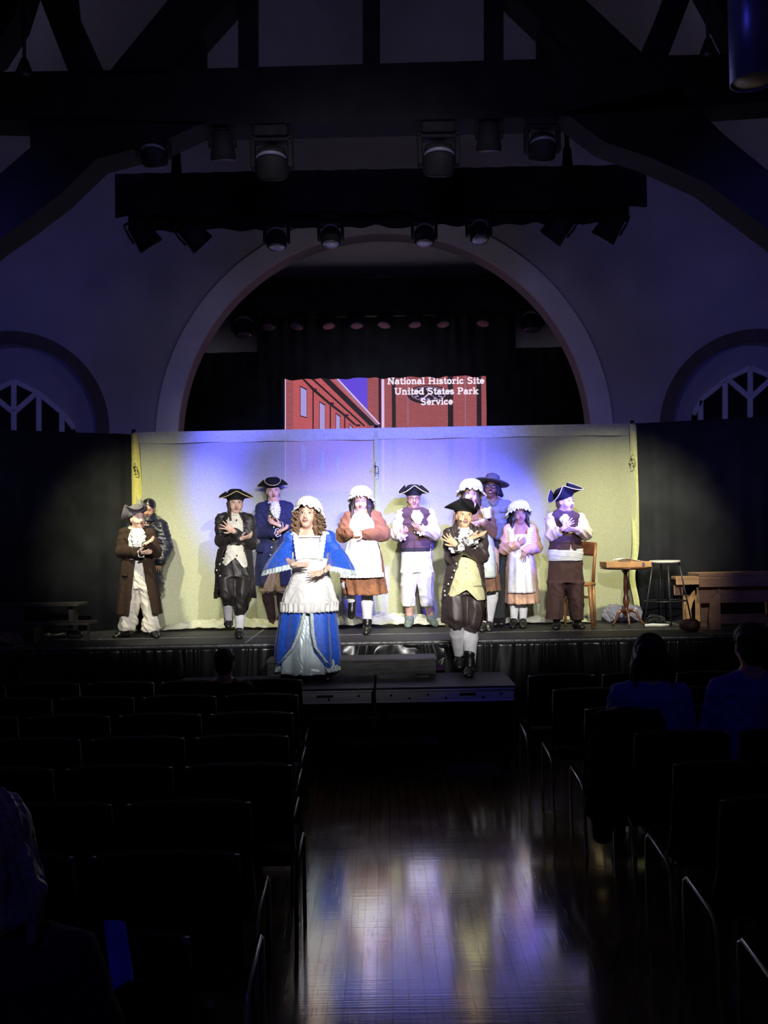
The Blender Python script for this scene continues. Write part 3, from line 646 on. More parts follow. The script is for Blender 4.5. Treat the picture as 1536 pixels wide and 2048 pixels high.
# low platform in front
PZ = .69
pf = empty('platform', (0, 7.5, 0), 'lower black platform with metal fascia in front of the stage', 'platform')
for x0, x1 in ((-1.75, -.105), (-.09, 1.015)):
    MB().box((x0, 0, PZ-.02), (x1, .78, PZ)).obj('deck_panel', deck, pf, smooth=False, bevel=.003)
    f = MB(); f.box((x0, .0, PZ-.115), (x1-.02, .03, PZ-.03)); f.box((x0, -.01, PZ-.03), (x1-.01, .02, PZ-.018)); f.box((x0, -.008, PZ-.118), (x1-.02, .0, PZ-.108))
    f.obj('fascia', alu, pf, smooth=False, bevel=.002)
    bo = MB()
    for k in range(7):
        xx = x0+.12+(x1-x0-.24)*k/6; MB().tube([(xx, -.006, PZ-.06-.025*(k % 2)), (xx, .004, PZ-.06-.025*(k % 2))], .009, 8).obj('bolt', blackmetal, pf)
    bo.box((x1-.45, -.004, PZ-.07), (x1-.32, .002, PZ-.05)); bo.obj('latch', blackmetal, pf, smooth=False)
    for x in (x0+.06, x1-.08):
        for y in (.06, .7): MB().box((x-.025, y-.025, 0), (x+.025, y+.025, PZ-.02)).obj('leg', matteblack, pf, smooth=False)
sb = empty('step_box', (.0, 7.98, PZ), 'black wooden step box on the platform against the stage', 'step')
woodb = mat('scuffed black wood', (.045, .043, .042), .55, var=.5, vs=6, bump=.15, stretch=(1, 6, 6))
MB().box((-1.0, 0, .035), (.41, .02, .145)).box((-1.0, .02, .035), (-.98, .3, .145)).box((.39, .02, .035), (.41, .3, .145)).obj('box_side', woodb, sb, smooth=False)
MB().box((-1.01, -.01, .145), (.42, .32, .165)).obj('tread', woodb, sb, smooth=False, bevel=.003)
MB().box((-.9, .03, 0), (-.8, .28, .04)).box((.25, .03, 0), (.35, .28, .04)).obj('foot', woodb, sb, smooth=False)
stp = empty('step_unit', (0, 7.62, 0), 'dark open steps standing beneath the front edge of the low platform', 'steps')
for k, (px, py) in enumerate(((610, 1435), (600, 1487))):
    p = W(px, py, 7.62-.14*k); q = W(878, py-5, 7.62-.14*k); z = (p[2]+q[2])/2
    MB().box((p[0], -.14*k, z-.03), (q[0], .18-.14*k, z)).obj('tread', woodb, stp, smooth=False, bevel=.006)
MB().box((-.62, -.14, 0), (-.59, .2, .46)).obj('side_panel', matteblack, stp, smooth=False); MB().box((.42, -.14, 0), (.45, .2, .46)).obj('side_panel', matteblack, stp, smooth=False)
o = drape('masking_cloth', (-1.75, 8.3), (1.05, 8.3), .0, PZ-.14, 'black cloth hanging under the low platform', 'cloth', blackcloth, seed=31)

# ------------------------------------------------------------------ backdrop
def backdrop_mat():
    m = bpy.data.materials.new('mottled cream muslin'); m.use_nodes = True; nt = m.node_tree; N = nt.nodes; L = nt.links; b = N['Principled BSDF']
    tc = N.new('ShaderNodeTexCoord'); nz = N.new('ShaderNodeTexNoise'); nz.inputs['Scale'].default_value = 75; nz.inputs['Detail'].default_value = 4; nz.inputs['Roughness'].default_value = .6; nz.inputs['Distortion'].default_value = 1.5
    L.new(tc.outputs['Object'], nz.inputs['Vector']); rp = N.new('ShaderNodeValToRGB'); rp.color_ramp.elements[0].position = .36; rp.color_ramp.elements[1].position = .64
    rp.color_ramp.elements[0].color = (.48, .49, .32, 1); rp.color_ramp.elements[1].color = (.62, .63, .43, 1)
    L.new(nz.outputs['Fac'], rp.inputs[0]); L.new(rp.outputs[0], b.inputs['Base Color']); b.inputs['Roughness'].default_value = .95; b.inputs['Specular IOR Level'].default_value = .1
    tr = N.new('ShaderNodeBsdfTransparent'); mx = N.new('ShaderNodeMixShader'); mx.inputs[0].default_value = .16
    tl = N.new('ShaderNodeBsdfTranslucent'); L.new(rp.outputs[0], tl.inputs[0]); m2 = N.new('ShaderNodeMixShader'); m2.inputs[0].default_value = .1
    L.new(b.outputs[0], m2.inputs[1]); L.new(tl.outputs[0], m2.inputs[2]); L.new(m2.outputs[0], mx.inputs[1]); L.new(tr.outputs[0], mx.inputs[2]); L.new(mx.outputs[0], N['Material Output'].inputs[0])
    return m
muslin = backdrop_mat(); band = mat('folded muslin band', (.55, .57, .36), .9, var=.08, vs=30, spec=.1)
YB = 10.25
TL = W(268, 866, YB); TR = W(1262, 846, YB); TC = W(752, 856, YB)
ztop = (TL[2]+TR[2])/2
for nm, x0, x1, lab in (('l', TL[0], TC[0], 'left cream muslin backdrop panel behind the players'), ('r', TC[0], TR[0]+.03, 'right cream muslin backdrop panel behind the players')):
    e = empty('backdrop_panel', ((x0+x1)/2, YB, SZ), lab, 'backdrop'); hw = (x1-x0)/2
    def fn(u, v, hw=hw, nm=nm):
        x = -hw+2*hw*u; z = (ztop-SZ)*(1-v); y = .012*math.sin(x*7+v*2)+.01*math.sin(x*19)*v
        if nm == 'l': e_ = max(0, 1-u*14); y -= .10*e_*math.sin(v*PI*1.1)**2; x += .06*e_*math.sin(v*PI)-.05*e_*v
        else: e_ = max(0, 1-(1-u)*12); y -= .07*e_*math.sin(v*5); x += .015*e_*math.sin(v*PI*.9)-.05*e_*math.exp(-((v-.78)/.10)**2)
        return (x, y, z)
    MB().grid(fn, 90, 40).obj('cloth', muslin, e)
    def fb(u, v, hw=hw): x = -hw+2*hw*u; return (x, -.018-.012*math.sin(v*PI), ztop-SZ-.125*v+.004*math.sin(x*9)*v)
    MB().grid(fb, 60, 5).obj('top_band', band, e)
    if nm == 'l': 
        yl = mat('loose yellow muslin edge', (.70, .62, .16), .85, var=.08, vs=30)
        MB().grid(lambda u, v: (-hw-.015+(.13*u)*math.sin(PI*(.12+.8*v))**.7*(1-.35*v), -.05-.03*math.sin(u*PI)-.02*v, (ztop-SZ-.02)*(1-v)), 8, 30).obj('loose_edge', yl, e)
    else:
        yl = mat('loose pale edge', (.62, .63, .32), .85, var=.08, vs=30)
        MB().grid(lambda u, v: (hw+.01-.07*u-.05*math.exp(-((v-.78)/.10)**2), -.06-.02*math.sin(u*PI+v*5), (ztop-SZ-.02)*(1-v)), 8, 30).obj('loose_edge', yl, e)
seamm = mat('olive seam', (.42, .46, .2), .9, var=.1)
o = MB().box((-.022, 0, 0), (.022, .004, ztop-SZ-.03)).obj('backdrop_seam', seamm, smooth=False); o.location = (TC[0], YB-.035, SZ); tag(o, 'greenish strip over the join of the two backdrop panels', 'seam strip')
for x, lab in ((TL[0]-.04, 'left'), (TC[0], 'middle'), (TR[0]+.05, 'right')):
    e = empty('drape_pole', (x, YB+.14, SZ), lab+' black upright pole carrying the backdrop', 'pole')
    MB().tube([(0, 0, 0), (0, 0, ztop-SZ+.05)], .022, 10).obj('pole', blackmetal, e); MB().lathe([(.16, 0), (.16, .01), (.03, .02)], n=20).obj('base_plate', blackmetal, e)
o = MB().tube([(TL[0], 0, 0), (TR[0], 0, 0)], .02, 10).obj('cross_bar', blackmetal); o.location = (0, YB+.14, ztop-.02); tag(o, 'black crossbar along the top of the cream backdrop', 'crossbar')
for (x, y, lab) in ((270, 938, 'black clip hook on the left edge of the backdrop'), (752, 936, 'black clip hook at the middle join of the backdrop'), (1265, 922, 'black clip hook on the right edge of the backdrop')):
    p = W(x, y, YB-.13); c = MB(); q = .0054
    c.tube([(-1*q, 0, 4*q), (-4*q, 0, 6*q), (-2*q, 0, 1*q), (-4*q, 0, 0)], .0035, 6); c.tube([(-3*q, 0, 3*q), (4*q, 0, 3*q), (5*q, 0, -2*q), (5*q, 0, -9*q), (4*q, 0, -11*q), (-1.5*q, 0, -11*q)], .0038, 6); c.tube([(-1*q, 0, 3*q), (-1*q, 0, -6*q)], .0035, 6)
    c.tube([(0, 0, 12*q), (-2*q, .02, 8*q), (0, .04, 4*q)], .003, 6)
    o = c.obj('clip_hook', blackmetal); o.location = p; tag(o, lab, 'clip hook')
# crumpled plastic and muslin lying along the foot of the backdrop
plast = mat('crumpled pale plastic', (.55, .55, .42), .22, var=.15, vs=10, spec=.6)
def crumple(name, x0, x1, y0, y1, hgt, label, cat, m, seed, n=110, k=34):
    rs = random.Random(seed); W_ = [(rs.uniform(5, 30), rs.uniform(5, 30), rs.uniform(0, 6)) for _ in range(7)]
    def fn(u, v):
        x = x0+(x1-x0)*u; y = y0+(y1-y0)*v; h = 0
        for a, b, c in W_: h += abs(math.sin(a*x+b*y*1.7+c+1.5*math.sin(b*x*.3+c)))
        ed = math.sin(PI*min(1, max(0, u)))**.35*math.sin(PI*(.04+.80*v))**.6
        return (x-(x0+x1)/2, y-(y0+y1)/2+.03*math.sin(x*13+seed), .004+hgt*(.25+h/7)*ed)
    mb = MB(); mb.grid(fn, n, k); o = mb.obj(name, m, smooth=False); o.location = ((x0+x1)/2, (y0+y1)/2, SZ); return tag(o, label, cat)
crumple('plastic_sheet', -2.35, -.95, 9.86, 10.2, .10, 'crumpled plastic sheet at the foot of the backdrop, left half', 'plastic sheet', plast, 2, 150)
crumple('plastic_sheet', -.9, .62, 9.84, 10.2, .13, 'crumpled plastic sheet at the foot of the backdrop, near the centre', 'plastic sheet', plast, 5, 150)
crumple('plastic_sheet', .7, 2.2, 9.9, 10.2, .07, 'crumpled plastic sheet at the foot of the backdrop, right half', 'plastic sheet', plast, 8, 150)
# black pipe-and-drape either side
A = W(-90, 848, 9.2); B = W(264, 862, YB); 
drape('side_drape', (-4.75, 9.2), (TL[0]-.0, YB-.02), SZ, 3.04, 'tall black drape left of the cream backdrop', 'drape', mat('black drape worn', (.020, .021, .021), .95, var=.25, vs=3, spec=.05), seed=21, amp=.03, jag=.0)
drape('side_drape', (TR[0]+.02, YB+.0), (4.7, 9.6), SZ, 3.06, 'tall black drape right of the cream backdrop', 'drape', mat('black drape cloth b', (.035, .036, .042), .95, var=.2, vs=3, spec=.05), seed=22, amp=.03)
# ------------------------------------------------------------------ people
C1 = (200, 900, .234375); C2 = (500, 900, .24407); C3 = (760, 900, .24407); C4 = (1050, 900, .234375)
def rot(yaw=0, pitch=0, roll=0):
    return np.array(Matrix.Rotation(math.radians(yaw), 3, 'Z') @ Matrix.Rotation(math.radians(pitch), 3, 'X') @ Matrix.Rotation(math.radians(roll), 3, 'Y'))
def cloth(name, c, rough=.85, var=.10, bump=.25, bs=220, spec=.25, sheen=0, vs=18): return mat(name, c, rough, var=var, vs=vs, bump=bump, bs=bs, spec=spec, sheen=sheen)
def skin(name, c): return mat(name, c, .5, var=.06, vs=25, spec=.35, sss=.08, bump=.05, bs=300)
SK1 = skin('fair skin', (.80, .52, .40)); SK2 = skin('light skin', (.72, .44, .32)); SK3 = skin('olive skin', (.58, .33, .21)); SK4 = skin('dark skin', (.16, .075, .045)); SK5 = skin('brown skin', (.36, .19, .12))
eyew = mat('eye white', (.8, .78, .76), .3, var=.02); iris = mat('eye iris', (.03, .02, .015), .2, var=.1); browm = mat('eyebrow hair', (.09, .05, .03), .8); browd = mat('dark eyebrow hair', (.015, .01, .01), .8)
lipm = mat('lips', (.52, .20, .18), .45, var=.05); lipd = mat('dark lips', (.20, .07, .06), .45, var=.05); mouthm = mat('mouth inside', (.06, .015, .015), .6); teeth = mat('teeth', (.85, .82, .76), .3, var=.02)
white = cloth('white cotton', (.82, .82, .80)); cream = cloth('cream cotton', (.80, .77, .64)); whites = cloth('white stocking knit', (.80, .80, .82), bs=400)
shoeb = mat('black shoe leather', (.012, .011, .011), .35, var=.3, spec=.6); shoed = mat('dark brown shoe leather', (.045, .02, .015), .5, var=.3)
gold = mat('gold braid', (.70, .60, .28), .55, var=.3, vs=200, spec=.5); btn = mat('bright button', (.85, .85, .8), .25, metal=.3, var=.05); btnd = mat('dark button', (.03, .02, .02), .4)
bfelt = cloth('black felt', (.013, .013, .014), .9, bs=300); gfelt = cloth('grey felt', (.16, .14, .15), .95, bs=300)
def join(parts):
    P = []; Q = []; n = 0
    for p, q in parts: P.append(p); Q.append(np.array(q)+n); n += len(p)
    return np.concatenate(P), np.concatenate(Q)
def sheet(fn, nu, nv, th=.004, closed=False):
    """thick cloth surface from fn(u, v) -> point"""
    U = [i/(nu if closed else nu-1) for i in range(nu)]
    A = np.array([[fn(u, j/(nv-1)) for u in U] for j in range(nv)])
    du = np.roll(A, -1, 1)-np.roll(A, 1, 1) if closed else np.gradient(A, axis=1); dv = np.gradient(A, axis=0)
    N = np.cross(du, dv); N /= np.linalg.norm(N, axis=2, keepdims=True)+1e-9
    B = A-N*th; P = np.concatenate([A.reshape(-1, 3), B.reshape(-1, 3)]); m = nu*nv; Q = []
    for j in range(nv-1):
        for i in range(nu if closed else nu-1):
            a = j*nu+i; b = j*nu+(i+1) % nu; Q.append((a, a+nu, b+nu, b)); Q.append((a+m, b+m, b+nu+m, a+nu+m))
    for j in (0, nv-1):
        for i in range(nu if closed else nu-1):
            a = j*nu+i; b = j*nu+(i+1) % nu; Q.append((a, b, b+m, a+m) if j == 0 else (b, a, a+m, b+m))
    if not closed:
        for i in (0, nu-1):
            for j in range(nv-1):
                a = j*nu+i; b = a+nu; Q.append((b, a, a+m, b+m) if i == 0 else (a, b, b+m, a+m))
    return P, np.array(Q)
class Fig:
    def __init__(s, K, feet, zf, label, skinm, hs=1.0, name='person'):
        s.K = K; px = K[0]+feet[0]*K[2]; py = K[1]+feet[1]*K[2]; s.o = G(px, py, zf); s.D = s.o[1]; s.mu = s.D/FPX*K[2]
        s.skin = skinm; s.hs = hs; s.e = empty(name, s.o, label, 'person'); s.seed = random.random()*6; s.J = {}
    def p(s, u, v, dy=0):
        return W(s.K[0]+u*s.K[2], s.K[1]+v*s.K[2], s.D+dy)-s.o
    def hp(s, x, y, z): return s.hc+s.HR @ (np.array([x, y, z])*s.h)
    def head(s, u, v, dy, yaw=0, pitch=0, roll=0, size=.92):
        s.hc = s.p(u, v, dy); s.h = size; s.HR = rot(yaw, pitch, roll)
    def fld(s, pts, pad, v): pts = np.array(pts); return Field(pts.min(0)-pad, pts.max(0)+pad, v)
    def put(s, name, parts, m, parent=None, wr=None):
        if isinstance(parts, Field): parts = [parts.mesh()]
        P, Q = join(parts); return np_mesh(name, P, Q, m, parent or s.e, wr, s.seed)
    def hand(s, f, Wp, d, n, thumb, curl=.25, spread=.16, L=None):
        """d: finger direction, n: direction the palm faces, thumb: +1/-1 side"""
        L = (L or .150*s.hs); k = L/.18; d = unit(d); n = unit(np.array(n)-d*np.dot(n, d)); t = np.cross(d, n)*thumb
        f.ec(Wp-d*.02*k, Wp+d*.015*k, (.026*k, .021*k), (.030*k, .017*k), t, k=.008)
        f.ec(Wp+d*.012*k, Wp+d*.078*k, (.029*k, .014*k), (.039*k, .012*k), t, k=.006, cap=.010*k)
        for i, (off, ln, r) in enumerate(((.030, .066, .0086), (.010, .076, .0090), (-.011, .070, .0086), (-.030, .054, .0076))):
            a = Wp+d*.080*k+t*off*k; dd = unit(d+t*(off/.030)*spread); c = curl*(.8+.25*i)
            for j, q in enumerate((.45, .32, .25)):
                ang = c*(j+.5); di = dd*math.cos(ang)+n*math.sin(ang); b = a+di*ln*k*q; f.rc(a, b, r*k*(1-.1*j), r*k*(.93-.1*j), k=.0025); a = b
        a = Wp+d*.020*k+t*.028*k+n*.004*k; d1 = unit(d*.55+t*.8+n*.25); b = a+d1*.038*k; f.rc(a, b, .0125*k, .0105*k, k=.006)
        d2 = unit(d*.85+t*.45+n*.25); f.rc(b, b+d2*.034*k, .0105*k, .0085*k, k=.003)
    def body(s, J, hL=None, hR=None, legs=True, vox=.0052, girth=1.0, shoes=None, ears=True):
        """J: joints in crop units (u, v, dy).  L is the left side of the picture"""
        q = {k: s.p(*v) for k, v in J.items()}; s.q = q
        for S in 'LR': q['t'+S][2] = max(q['t'+S][2], .024); q['a'+S][2] = max(q['a'+S][2], .07)
        h = s.h; g = girth*s.hs
        if 'pv' not in q: q['pv'] = (q['sL']+q['sR'])/2-V3(0, 0, .42*s.hs)
        ps = list(q.values())+[s.hc+V3(0, 0, .14), V3(0, 0, 0)]
        f = Field(np.min(ps, 0)-.22, np.max(ps, 0)+.2, vox)
        sw = np.linalg.norm(q['sR']-q['sL']); rt = unit(q['sR']-q['sL']); pv = q['pv']; nk = q['nk']; m = (q['sL']+q['sR'])/2
        ch = m+V3(0, 0, -.09*s.hs); wa = ch*.42+pv*.58
        f.ec(pv+V3(0, 0, -.03), wa, (sw*.42, .085*g), (sw*.34, .075*g), rt, k=.03); f.ec(wa, ch, (sw*.34, .075*g), (sw*.42, .090*g), rt, k=.03)
        f.rc(q['sL'], nk+rt*-.02, .040*g, .042*g, k=.03); f.rc(q['sR'], nk+rt*.02, .040*g, .042*g, k=.03); f.rc(ch, nk, .08*g, .045*g, k=.03)
        f.rc(nk, s.hp(0, .02, -.055), .048*h, .046*h, k=.02)
        for S in 'LR':
            a, b, c = q['s'+S], q['e'+S], q['w'+S]; f.rc(a, b, .040*g, .031*g, k=.015); f.rc(b, b*.6+c*.4, .031*g, .031*g, k=.008); f.rc(b*.6+c*.4, c, .031*g, .021*g, k=.012)
        for S, hh in (('L', hL), ('R', hR)):
            c = q['w'+S]; b = q['e'+S]
            if hh: s.hand(f, c, hh[0], hh[1], hh[2], *hh[3:])
            else: s.hand(f, c, c-b, (0, 1, 0), 1 if S == 'L' else -1, .35)
        if legs:
            for S, sg in (('L', -1), ('R', 1)):
                hip = pv+rt*sg*sw*.22+V3(0, 0, -.03); kn, an = q['k'+S], q['a'+S]
                f.rc(hip, kn, .075*g, .048*g, k=.03); cf = kn*.7+an*.3+V3(0, .012, 0); f.rc(kn, cf, .046*g, .050*g, k=.02); f.rc(cf, an, .050*g, .032*g, k=.015)
                t = q['t'+S]; f.rc(an, an+(t-an)*.3+V3(0, 0, -.01), .032*g, .03*g, k=.02); f.ec(an+(t-an)*.25, t, (.034*g, .026*g), (.03*g, .016*g), rt, k=.015)
        # head
        R = s.HR; H = lambda *a: s.hp(*a)
        f.el(H(0, .012, .035), (.074*h, .090*h, .080*h), R, k=.02); f.el(H(0, -.012, -.025), (.061*h, .074*h, .086*h), R, k=.03)
        f.el(H(0, -.045, -.088), (.030*h, .028*h, .022*h), R, k=.02)
        for sx in (-1, 1):
            f.el(H(sx*.034, -.052, -.036), (.024*h, .024*h, .026*h), R, k=.02)
            f.el(H(sx*.030, -.090, .006), (.016*h, .012*h, .011*h), R, k=.012, op='-')
            if ears: f.el(H(sx*.072, .008, -.008), (.009*h, .020*h, .031*h), R, k=.008)
        f.ec(H(-.03, -.073, .028), H(.03, -.073, .028), (.008*h, .008*h), (.008*h, .008*h), R[:, 2], k=.014)
        f.rc(H(0, -.083, .006), H(0, -.103, -.030), .007*h, .0115*h, k=.010)
        for sx in (-1, 1): f.rc(H(sx*.009, -.092, -.033), H(sx*.009, -.088, -.033), .007*h, k=.005)
        s.b = s.put('body', f, s.skin) if False else None
        P, Q = f.mesh(); s.b = np_mesh('body', P, Q, s.skin, s.e)
    def face(s, open_=0, smile=.2, lip=lipm, brow=browm, closed=False, raise_=0, glasses=None):
        R = s.HR; h = s.h
        for sx in (-1, 1):
            m = MB(); m.ball(s.hp(sx*.030, -.0735, .005), (.0145*h, .010*h, (.0030 if closed else .0062)*h), R, 14, 0)
            if not closed: m.ball(s.hp(sx*.030+.001, -.0800, .005), (.0062*h, .0048*h, .0064*h), R, 10, 1)
            m.tube([s.hp(sx*(.016+.030*t), -.0835+.010*abs(t-.35), .0125+.0035*math.sin(PI*t)-(0.008 if closed else 0)) for t in (0, .25, .5, .75, 1)], .0020*h, 6, 1)
            m.obj('eye', [eyew if not closed else s.skin, iris], s.e)
            MB().tube([s.hp(sx*(.013+.034*t), -.0825+.016*t*t, .026+raise_+.006*math.sin(PI*t*.8)) for t in (0, .25, .5, .75, 1)], [.0022*h, .0034*h, .0034*h, .003*h, .0015*h], 6, sq=(1, 1)).obj('eyebrow', brow, s.e)
        m = MB(); w_ = .022+.006*smile; o = open_
        top = [s.hp(w_*t, -.0895+.014*t*t, -.052+.006*smile*t*t+.002*(1-abs(t))) for t in (-1, -.5, 0, .5, 1)]
        bot = [s.hp(w_*t*.92, -.0885+.014*t*t, -.060-o*(1-t*t)+.006*smile*t*t) for t in (-1, -.5, 0, .5, 1)]
        m.tube(top, [.002*h, .0042*h, .0045*h, .0042*h, .002*h], 8, 0); m.tube(bot, [.002*h, .0045*h, .0055*h, .0045*h, .002*h], 8, 0)
        if o > .002:
            m.ball(s.hp(0, -.0815, -.056-o*.5), (w_*.85*h, .008*h, (.003+o*.6)*h), R, 12, 1)
            if smile > .3: m.ball(s.hp(0, -.0835, -.0555), (w_*.66*h, .0075*h, .0028*h), R, 10, 2)
        m.obj('mouth', [lip, mouthm, teeth], s.e)
        if glasses:
            m = MB()
            for sx in (-1, 1):
                m.tube([s.hp(sx*.031+.022*math.cos(a*PI/8), -.099+.010*abs(math.cos(a*PI/8))*(1 if math.cos(a*PI/8)*sx > 0 else .1), .004+.017*math.sin(a*PI/8)) for a in range(17)], .0019*h, 6)
                m.tube([s.hp(sx*.053, -.090, .006), s.hp(sx*.074, -.03, .004), s.hp(sx*.076, .01, .002)], .0018*h, 6)
            m.tube([s.hp(-.009, -.1, .006), s.hp(0, -.103, .009), s.hp(.009, -.1, .006)], .0018*h, 6); g = m.obj('glasses', blackmetal, s.e)
    def mic(s, side=1):
        MB().tube([s.hp(side*.078, 0, -.01), s.hp(side*.072, -.035, -.035), s.hp(side*.045, -.085, -.056)], .0016, 6).ball(s.hp(side*.043, -.088, -.056), .0055).obj('microphone', blackmetal, s.e)
    def hair(s, m, long=0, curl=0, side=.0, front=.055, back=.02, vol=1.0, tail=None, wide=1.0, smooth=False):
        h = s.h; R = s.HR; f = Field(s.hc-.42, s.hc+.25, .0055)
        f.el(s.hp(0, .02, .040), (.085*h*vol, .098*h*vol, .085*h*vol), R); f.el(s.hp(0, .045, -.02), (.075*h, .065*h, .08*h), R)
        f.el(s.hp(0, -.085, -.03), (.060*h, .085*h, .095*h), R, k=.01, op='-')
        if long:
            for sx in (-1, 1):
                for i in range(5):
                    t = i/4; a = s.hp(sx*(.070+.004*i)*wide, -.035+.030*i, .03-.008*i); b = s.hp(sx*(.080+.007*i)*wide, -.035+.03*i, -.06); n = s.hc+V3(0, 0, -long)+R @ V3(sx*(.088+.012*i*(1 if i < 3 else .3))*wide, -.055+.038*i, 0)
                    f.rc(a, b, .016, .020, k=.012); f.rc(b, n, .020, .009 if not curl else .018, k=.012)
            f.ec(s.hp(0, .055, 0), s.hc+V3(0, 0, -long*.8)+R @ V3(0, .07, 0), (.07, .03), (.09, .022), R[:, 0], k=.02)
        if tail: f.rc(s.hp(*tail[0]), s.hp(*tail[1]), .022, .012, k=.01)
        P, Q = f.mesh()
        wr = [(.006, 150, 90, 130, 2.5), (.004, -120, 110, 170, 2)] if curl else [(.0028, 190, 160, 12, 1.2), (.0015, 330, -260, 20, 1)]
        if smooth: wr = None
        o = np_mesh('hair', P, Q, m, s.e, wr, s.seed)
        if curl:
            rs = random.Random(5)
            for sx in (-1, 1):
                mb = MB()
                for i in range(13):
                    t = i/12; c = s.hc+R @ V3(sx*(.078+.05*rs.random()), -.07+.12*rs.random(), .0); z0 = .02-.03*rs.random(); L = long*(.75+.35*rs.random()); r = .011+.006*rs.random(); ph = rs.random()*6
                    mb.tube([c+V3(r*math.cos(ph+k*.9)+sx*.02*k/24, r*math.sin(ph+k*.9), z0-L*k/24) for k in range(25)], [.0085]*23+[.006, .002], 6)
                mb.obj('curls', m, s.e)
        return o
    def tricorn(s, m, th0=180, trim=None, z=.048, up=.088, tilt=0, rc=.20, pitch=0, crown=.10):
        """three-cornered hat; th0: angle of one corner, 0 = front"""
        R = s.HR @ rot(0, pitch, tilt); h = s.h; c = s.hp(0, .012, z)
        P1 = lambda x, y, zz: c+R @ (V3(x, y, zz)*h)
        mb = MB(); prof = [(.088, -.012), (.090, .0), (.088, crown*.45), (.078, crown*.78), (.055, crown*.97), (.0, crown*1.02)]
        Vn = 36; 
        def fc(u, v):
            a = 2*PI*u; i = v*(len(prof)-1); j = min(int(i), len(prof)-2); t = i-j; r = prof[j][0]*(1-t)+prof[j+1][0]*t; zz = prof[j][1]*(1-t)+prof[j+1][1]*t
            return P1(r*math.sin(a), -r*1.12*math.cos(a), zz)
        p1 = sheet(fc, Vn, 12, -.004, True)
        def edge(a):
            k = abs(math.cos(1.5*(a-math.radians(th0)))); return .112+(rc-.112)*k**1.7, up*(1-k**1.5)+.012*k
        def fbm(u, v):
            a = 2*PI*u; ro, hz = edge(a); r = .087+(ro-.087)*v; zz = hz*v**.75-.004
            return P1(r*math.sin(a), -r*1.08*math.cos(a), zz)
        p2 = sheet(fbm, 96, 8, .005, True)
        o = s.put('hat', [p1, p2], m)
        if trim:
            t = MB(); t.tube([fbm(i/72, 1.0) for i in range(73)], .0048*h, 6, caps=False); t.obj('hat_trim', trim, o)
        return o
    def mobcap(s, m, back=.02, size=1.0, frill=.036, tilt=0):
        R = s.HR @ rot(0, tilt, 0); h = s.h*size; c = s.hp(0, .022, .05); sd = s.seed
        P1 = lambda x, y, z: c+R @ (V3(x, y, z)*h)
        def dome(u, v):
            a = 2*PI*u; t = v*PI/2; pl = 1+.035*math.sin(26*a+2*math.sin(3*a+sd))*math.cos(t)**.5*(1 if v < .97 else 0)
            return P1(.110*math.sin(a)*math.cos(t)**.8*pl, -.114*math.cos(a)*math.cos(t)**.8*pl, -.012+.042*(math.cos(a))*math.cos(t)-.0+.108*math.sin(t)**.8)
        def fr(u, v):
            a = 2*PI*u; r = .102+frill*v/h*.9*(.9+.25*math.sin(7*a+sd)); wv = .011*v*math.sin(23*a+3.2*math.sin(4*a+sd)+1.5*math.sin(9*a))
            return P1(r*math.sin(a)*(1+wv), -(r+.004)*math.cos(a), -.014+.044*math.cos(a)+wv-.030*v*(.6+.6*abs(math.sin(a))**2))
        a = sheet(dome, 110, 14, -.003, True); b = sheet(fr, 320, 7, .003, True); return s.put('mob_cap', [a, b], m, wr=[(.0035, 70, 50, 40, 2.5)])
    # ---- garments
    def rows(s, f, rows, k=.02):
        """rows: (v, ul, ur, ry, dy)"""
        pr = None
        for (v, ul, ur, ry, dy) in rows:
            c = s.p((ul+ur)/2, v, dy); r = ((ur-ul)/2*s.mu, ry)
            if pr is not None: f.ec(pr[0], c, pr[1], r, (1, 0, 0), k=k, cap=.012)
            pr = (c, r)
    def sleeve(s, f, S, r0, r1, r2, ext=0, puff=0, sh=0, k=.02, end=1.0, trap=.62):
        if trap: f.rc(s.q['s'+S], s.q['s'+S]*(1-trap)+s.q['nk']*trap, .052*s.hs, .050*s.hs, k=.02)
        a, b, c = s.q['s'+S]+V3(0, 0, sh), s.q['e'+S], s.q['w'+S]; c = b+(c-b)*end
        m = a*.5+b*.5; f.rc(a, m, r0, (r0+r1)/2+puff, k=k); f.rc(m, b, (r0+r1)/2+puff, r1, k=k); f.rc(b, c, r1, r2, k=k)
    def loft(s, rows, nf=0, amp=0, ph=0, th=.005, nu=140, nv=26, rng=None, hem=0, warp=2.0, a0=.15, se=1.0):
        """rows: (v, ul, ur, ry, dy[, oL, oR]).  oL..oR leaves the front open between them; rng keeps only an arc (deg, 0 = front)"""
        rows = [list(r) for r in rows]; op = len(rows[0]) > 5; A = np.array(rows, float); t = np.linspace(0, 1, len(A)); tt = np.linspace(0, 1, nv)
        vv = (A[:, 0]-A[0, 0])/(A[-1, 0]-A[0, 0])
        I = lambda i: np.interp(tt, vv, A[:, i])
        V_ = I(0); UL = I(1); UR = I(2); RY = I(3); DY = I(4)
        if op: OL, OR = I(5), I(6)
        sd = s.seed+ph
        def fn(u, v):
            i = v*(nv-1); i = int(round(i)); cx = (UL[i]+UR[i])/2; rx = (UR[i]-UL[i])/2
            if op:
                aL = math.asin(max(-.97, min(.97, (OL[i]-cx)/rx))); aR = math.asin(max(-.97, min(.97, (OR[i]-cx)/rx))); a = aR+(2*PI+aL-aR)*u
            elif rng: a = math.radians(rng[0]+(rng[1]-rng[0])*u)
            else: a = 2*PI*u
            fo = amp*(a0+(1-a0)*v)*(math.sin(nf*a+warp*math.sin(2*a+sd)+sd)+.45*math.sin(nf*.47*a+sd*2)) if nf else 0
            c = s.p(cx, V_[i], DY[i]); sx = math.sin(a); cy = math.cos(a)
            if se != 1: sx = math.copysign(abs(sx)**se, sx); cy = math.copysign(abs(cy)**se, cy)
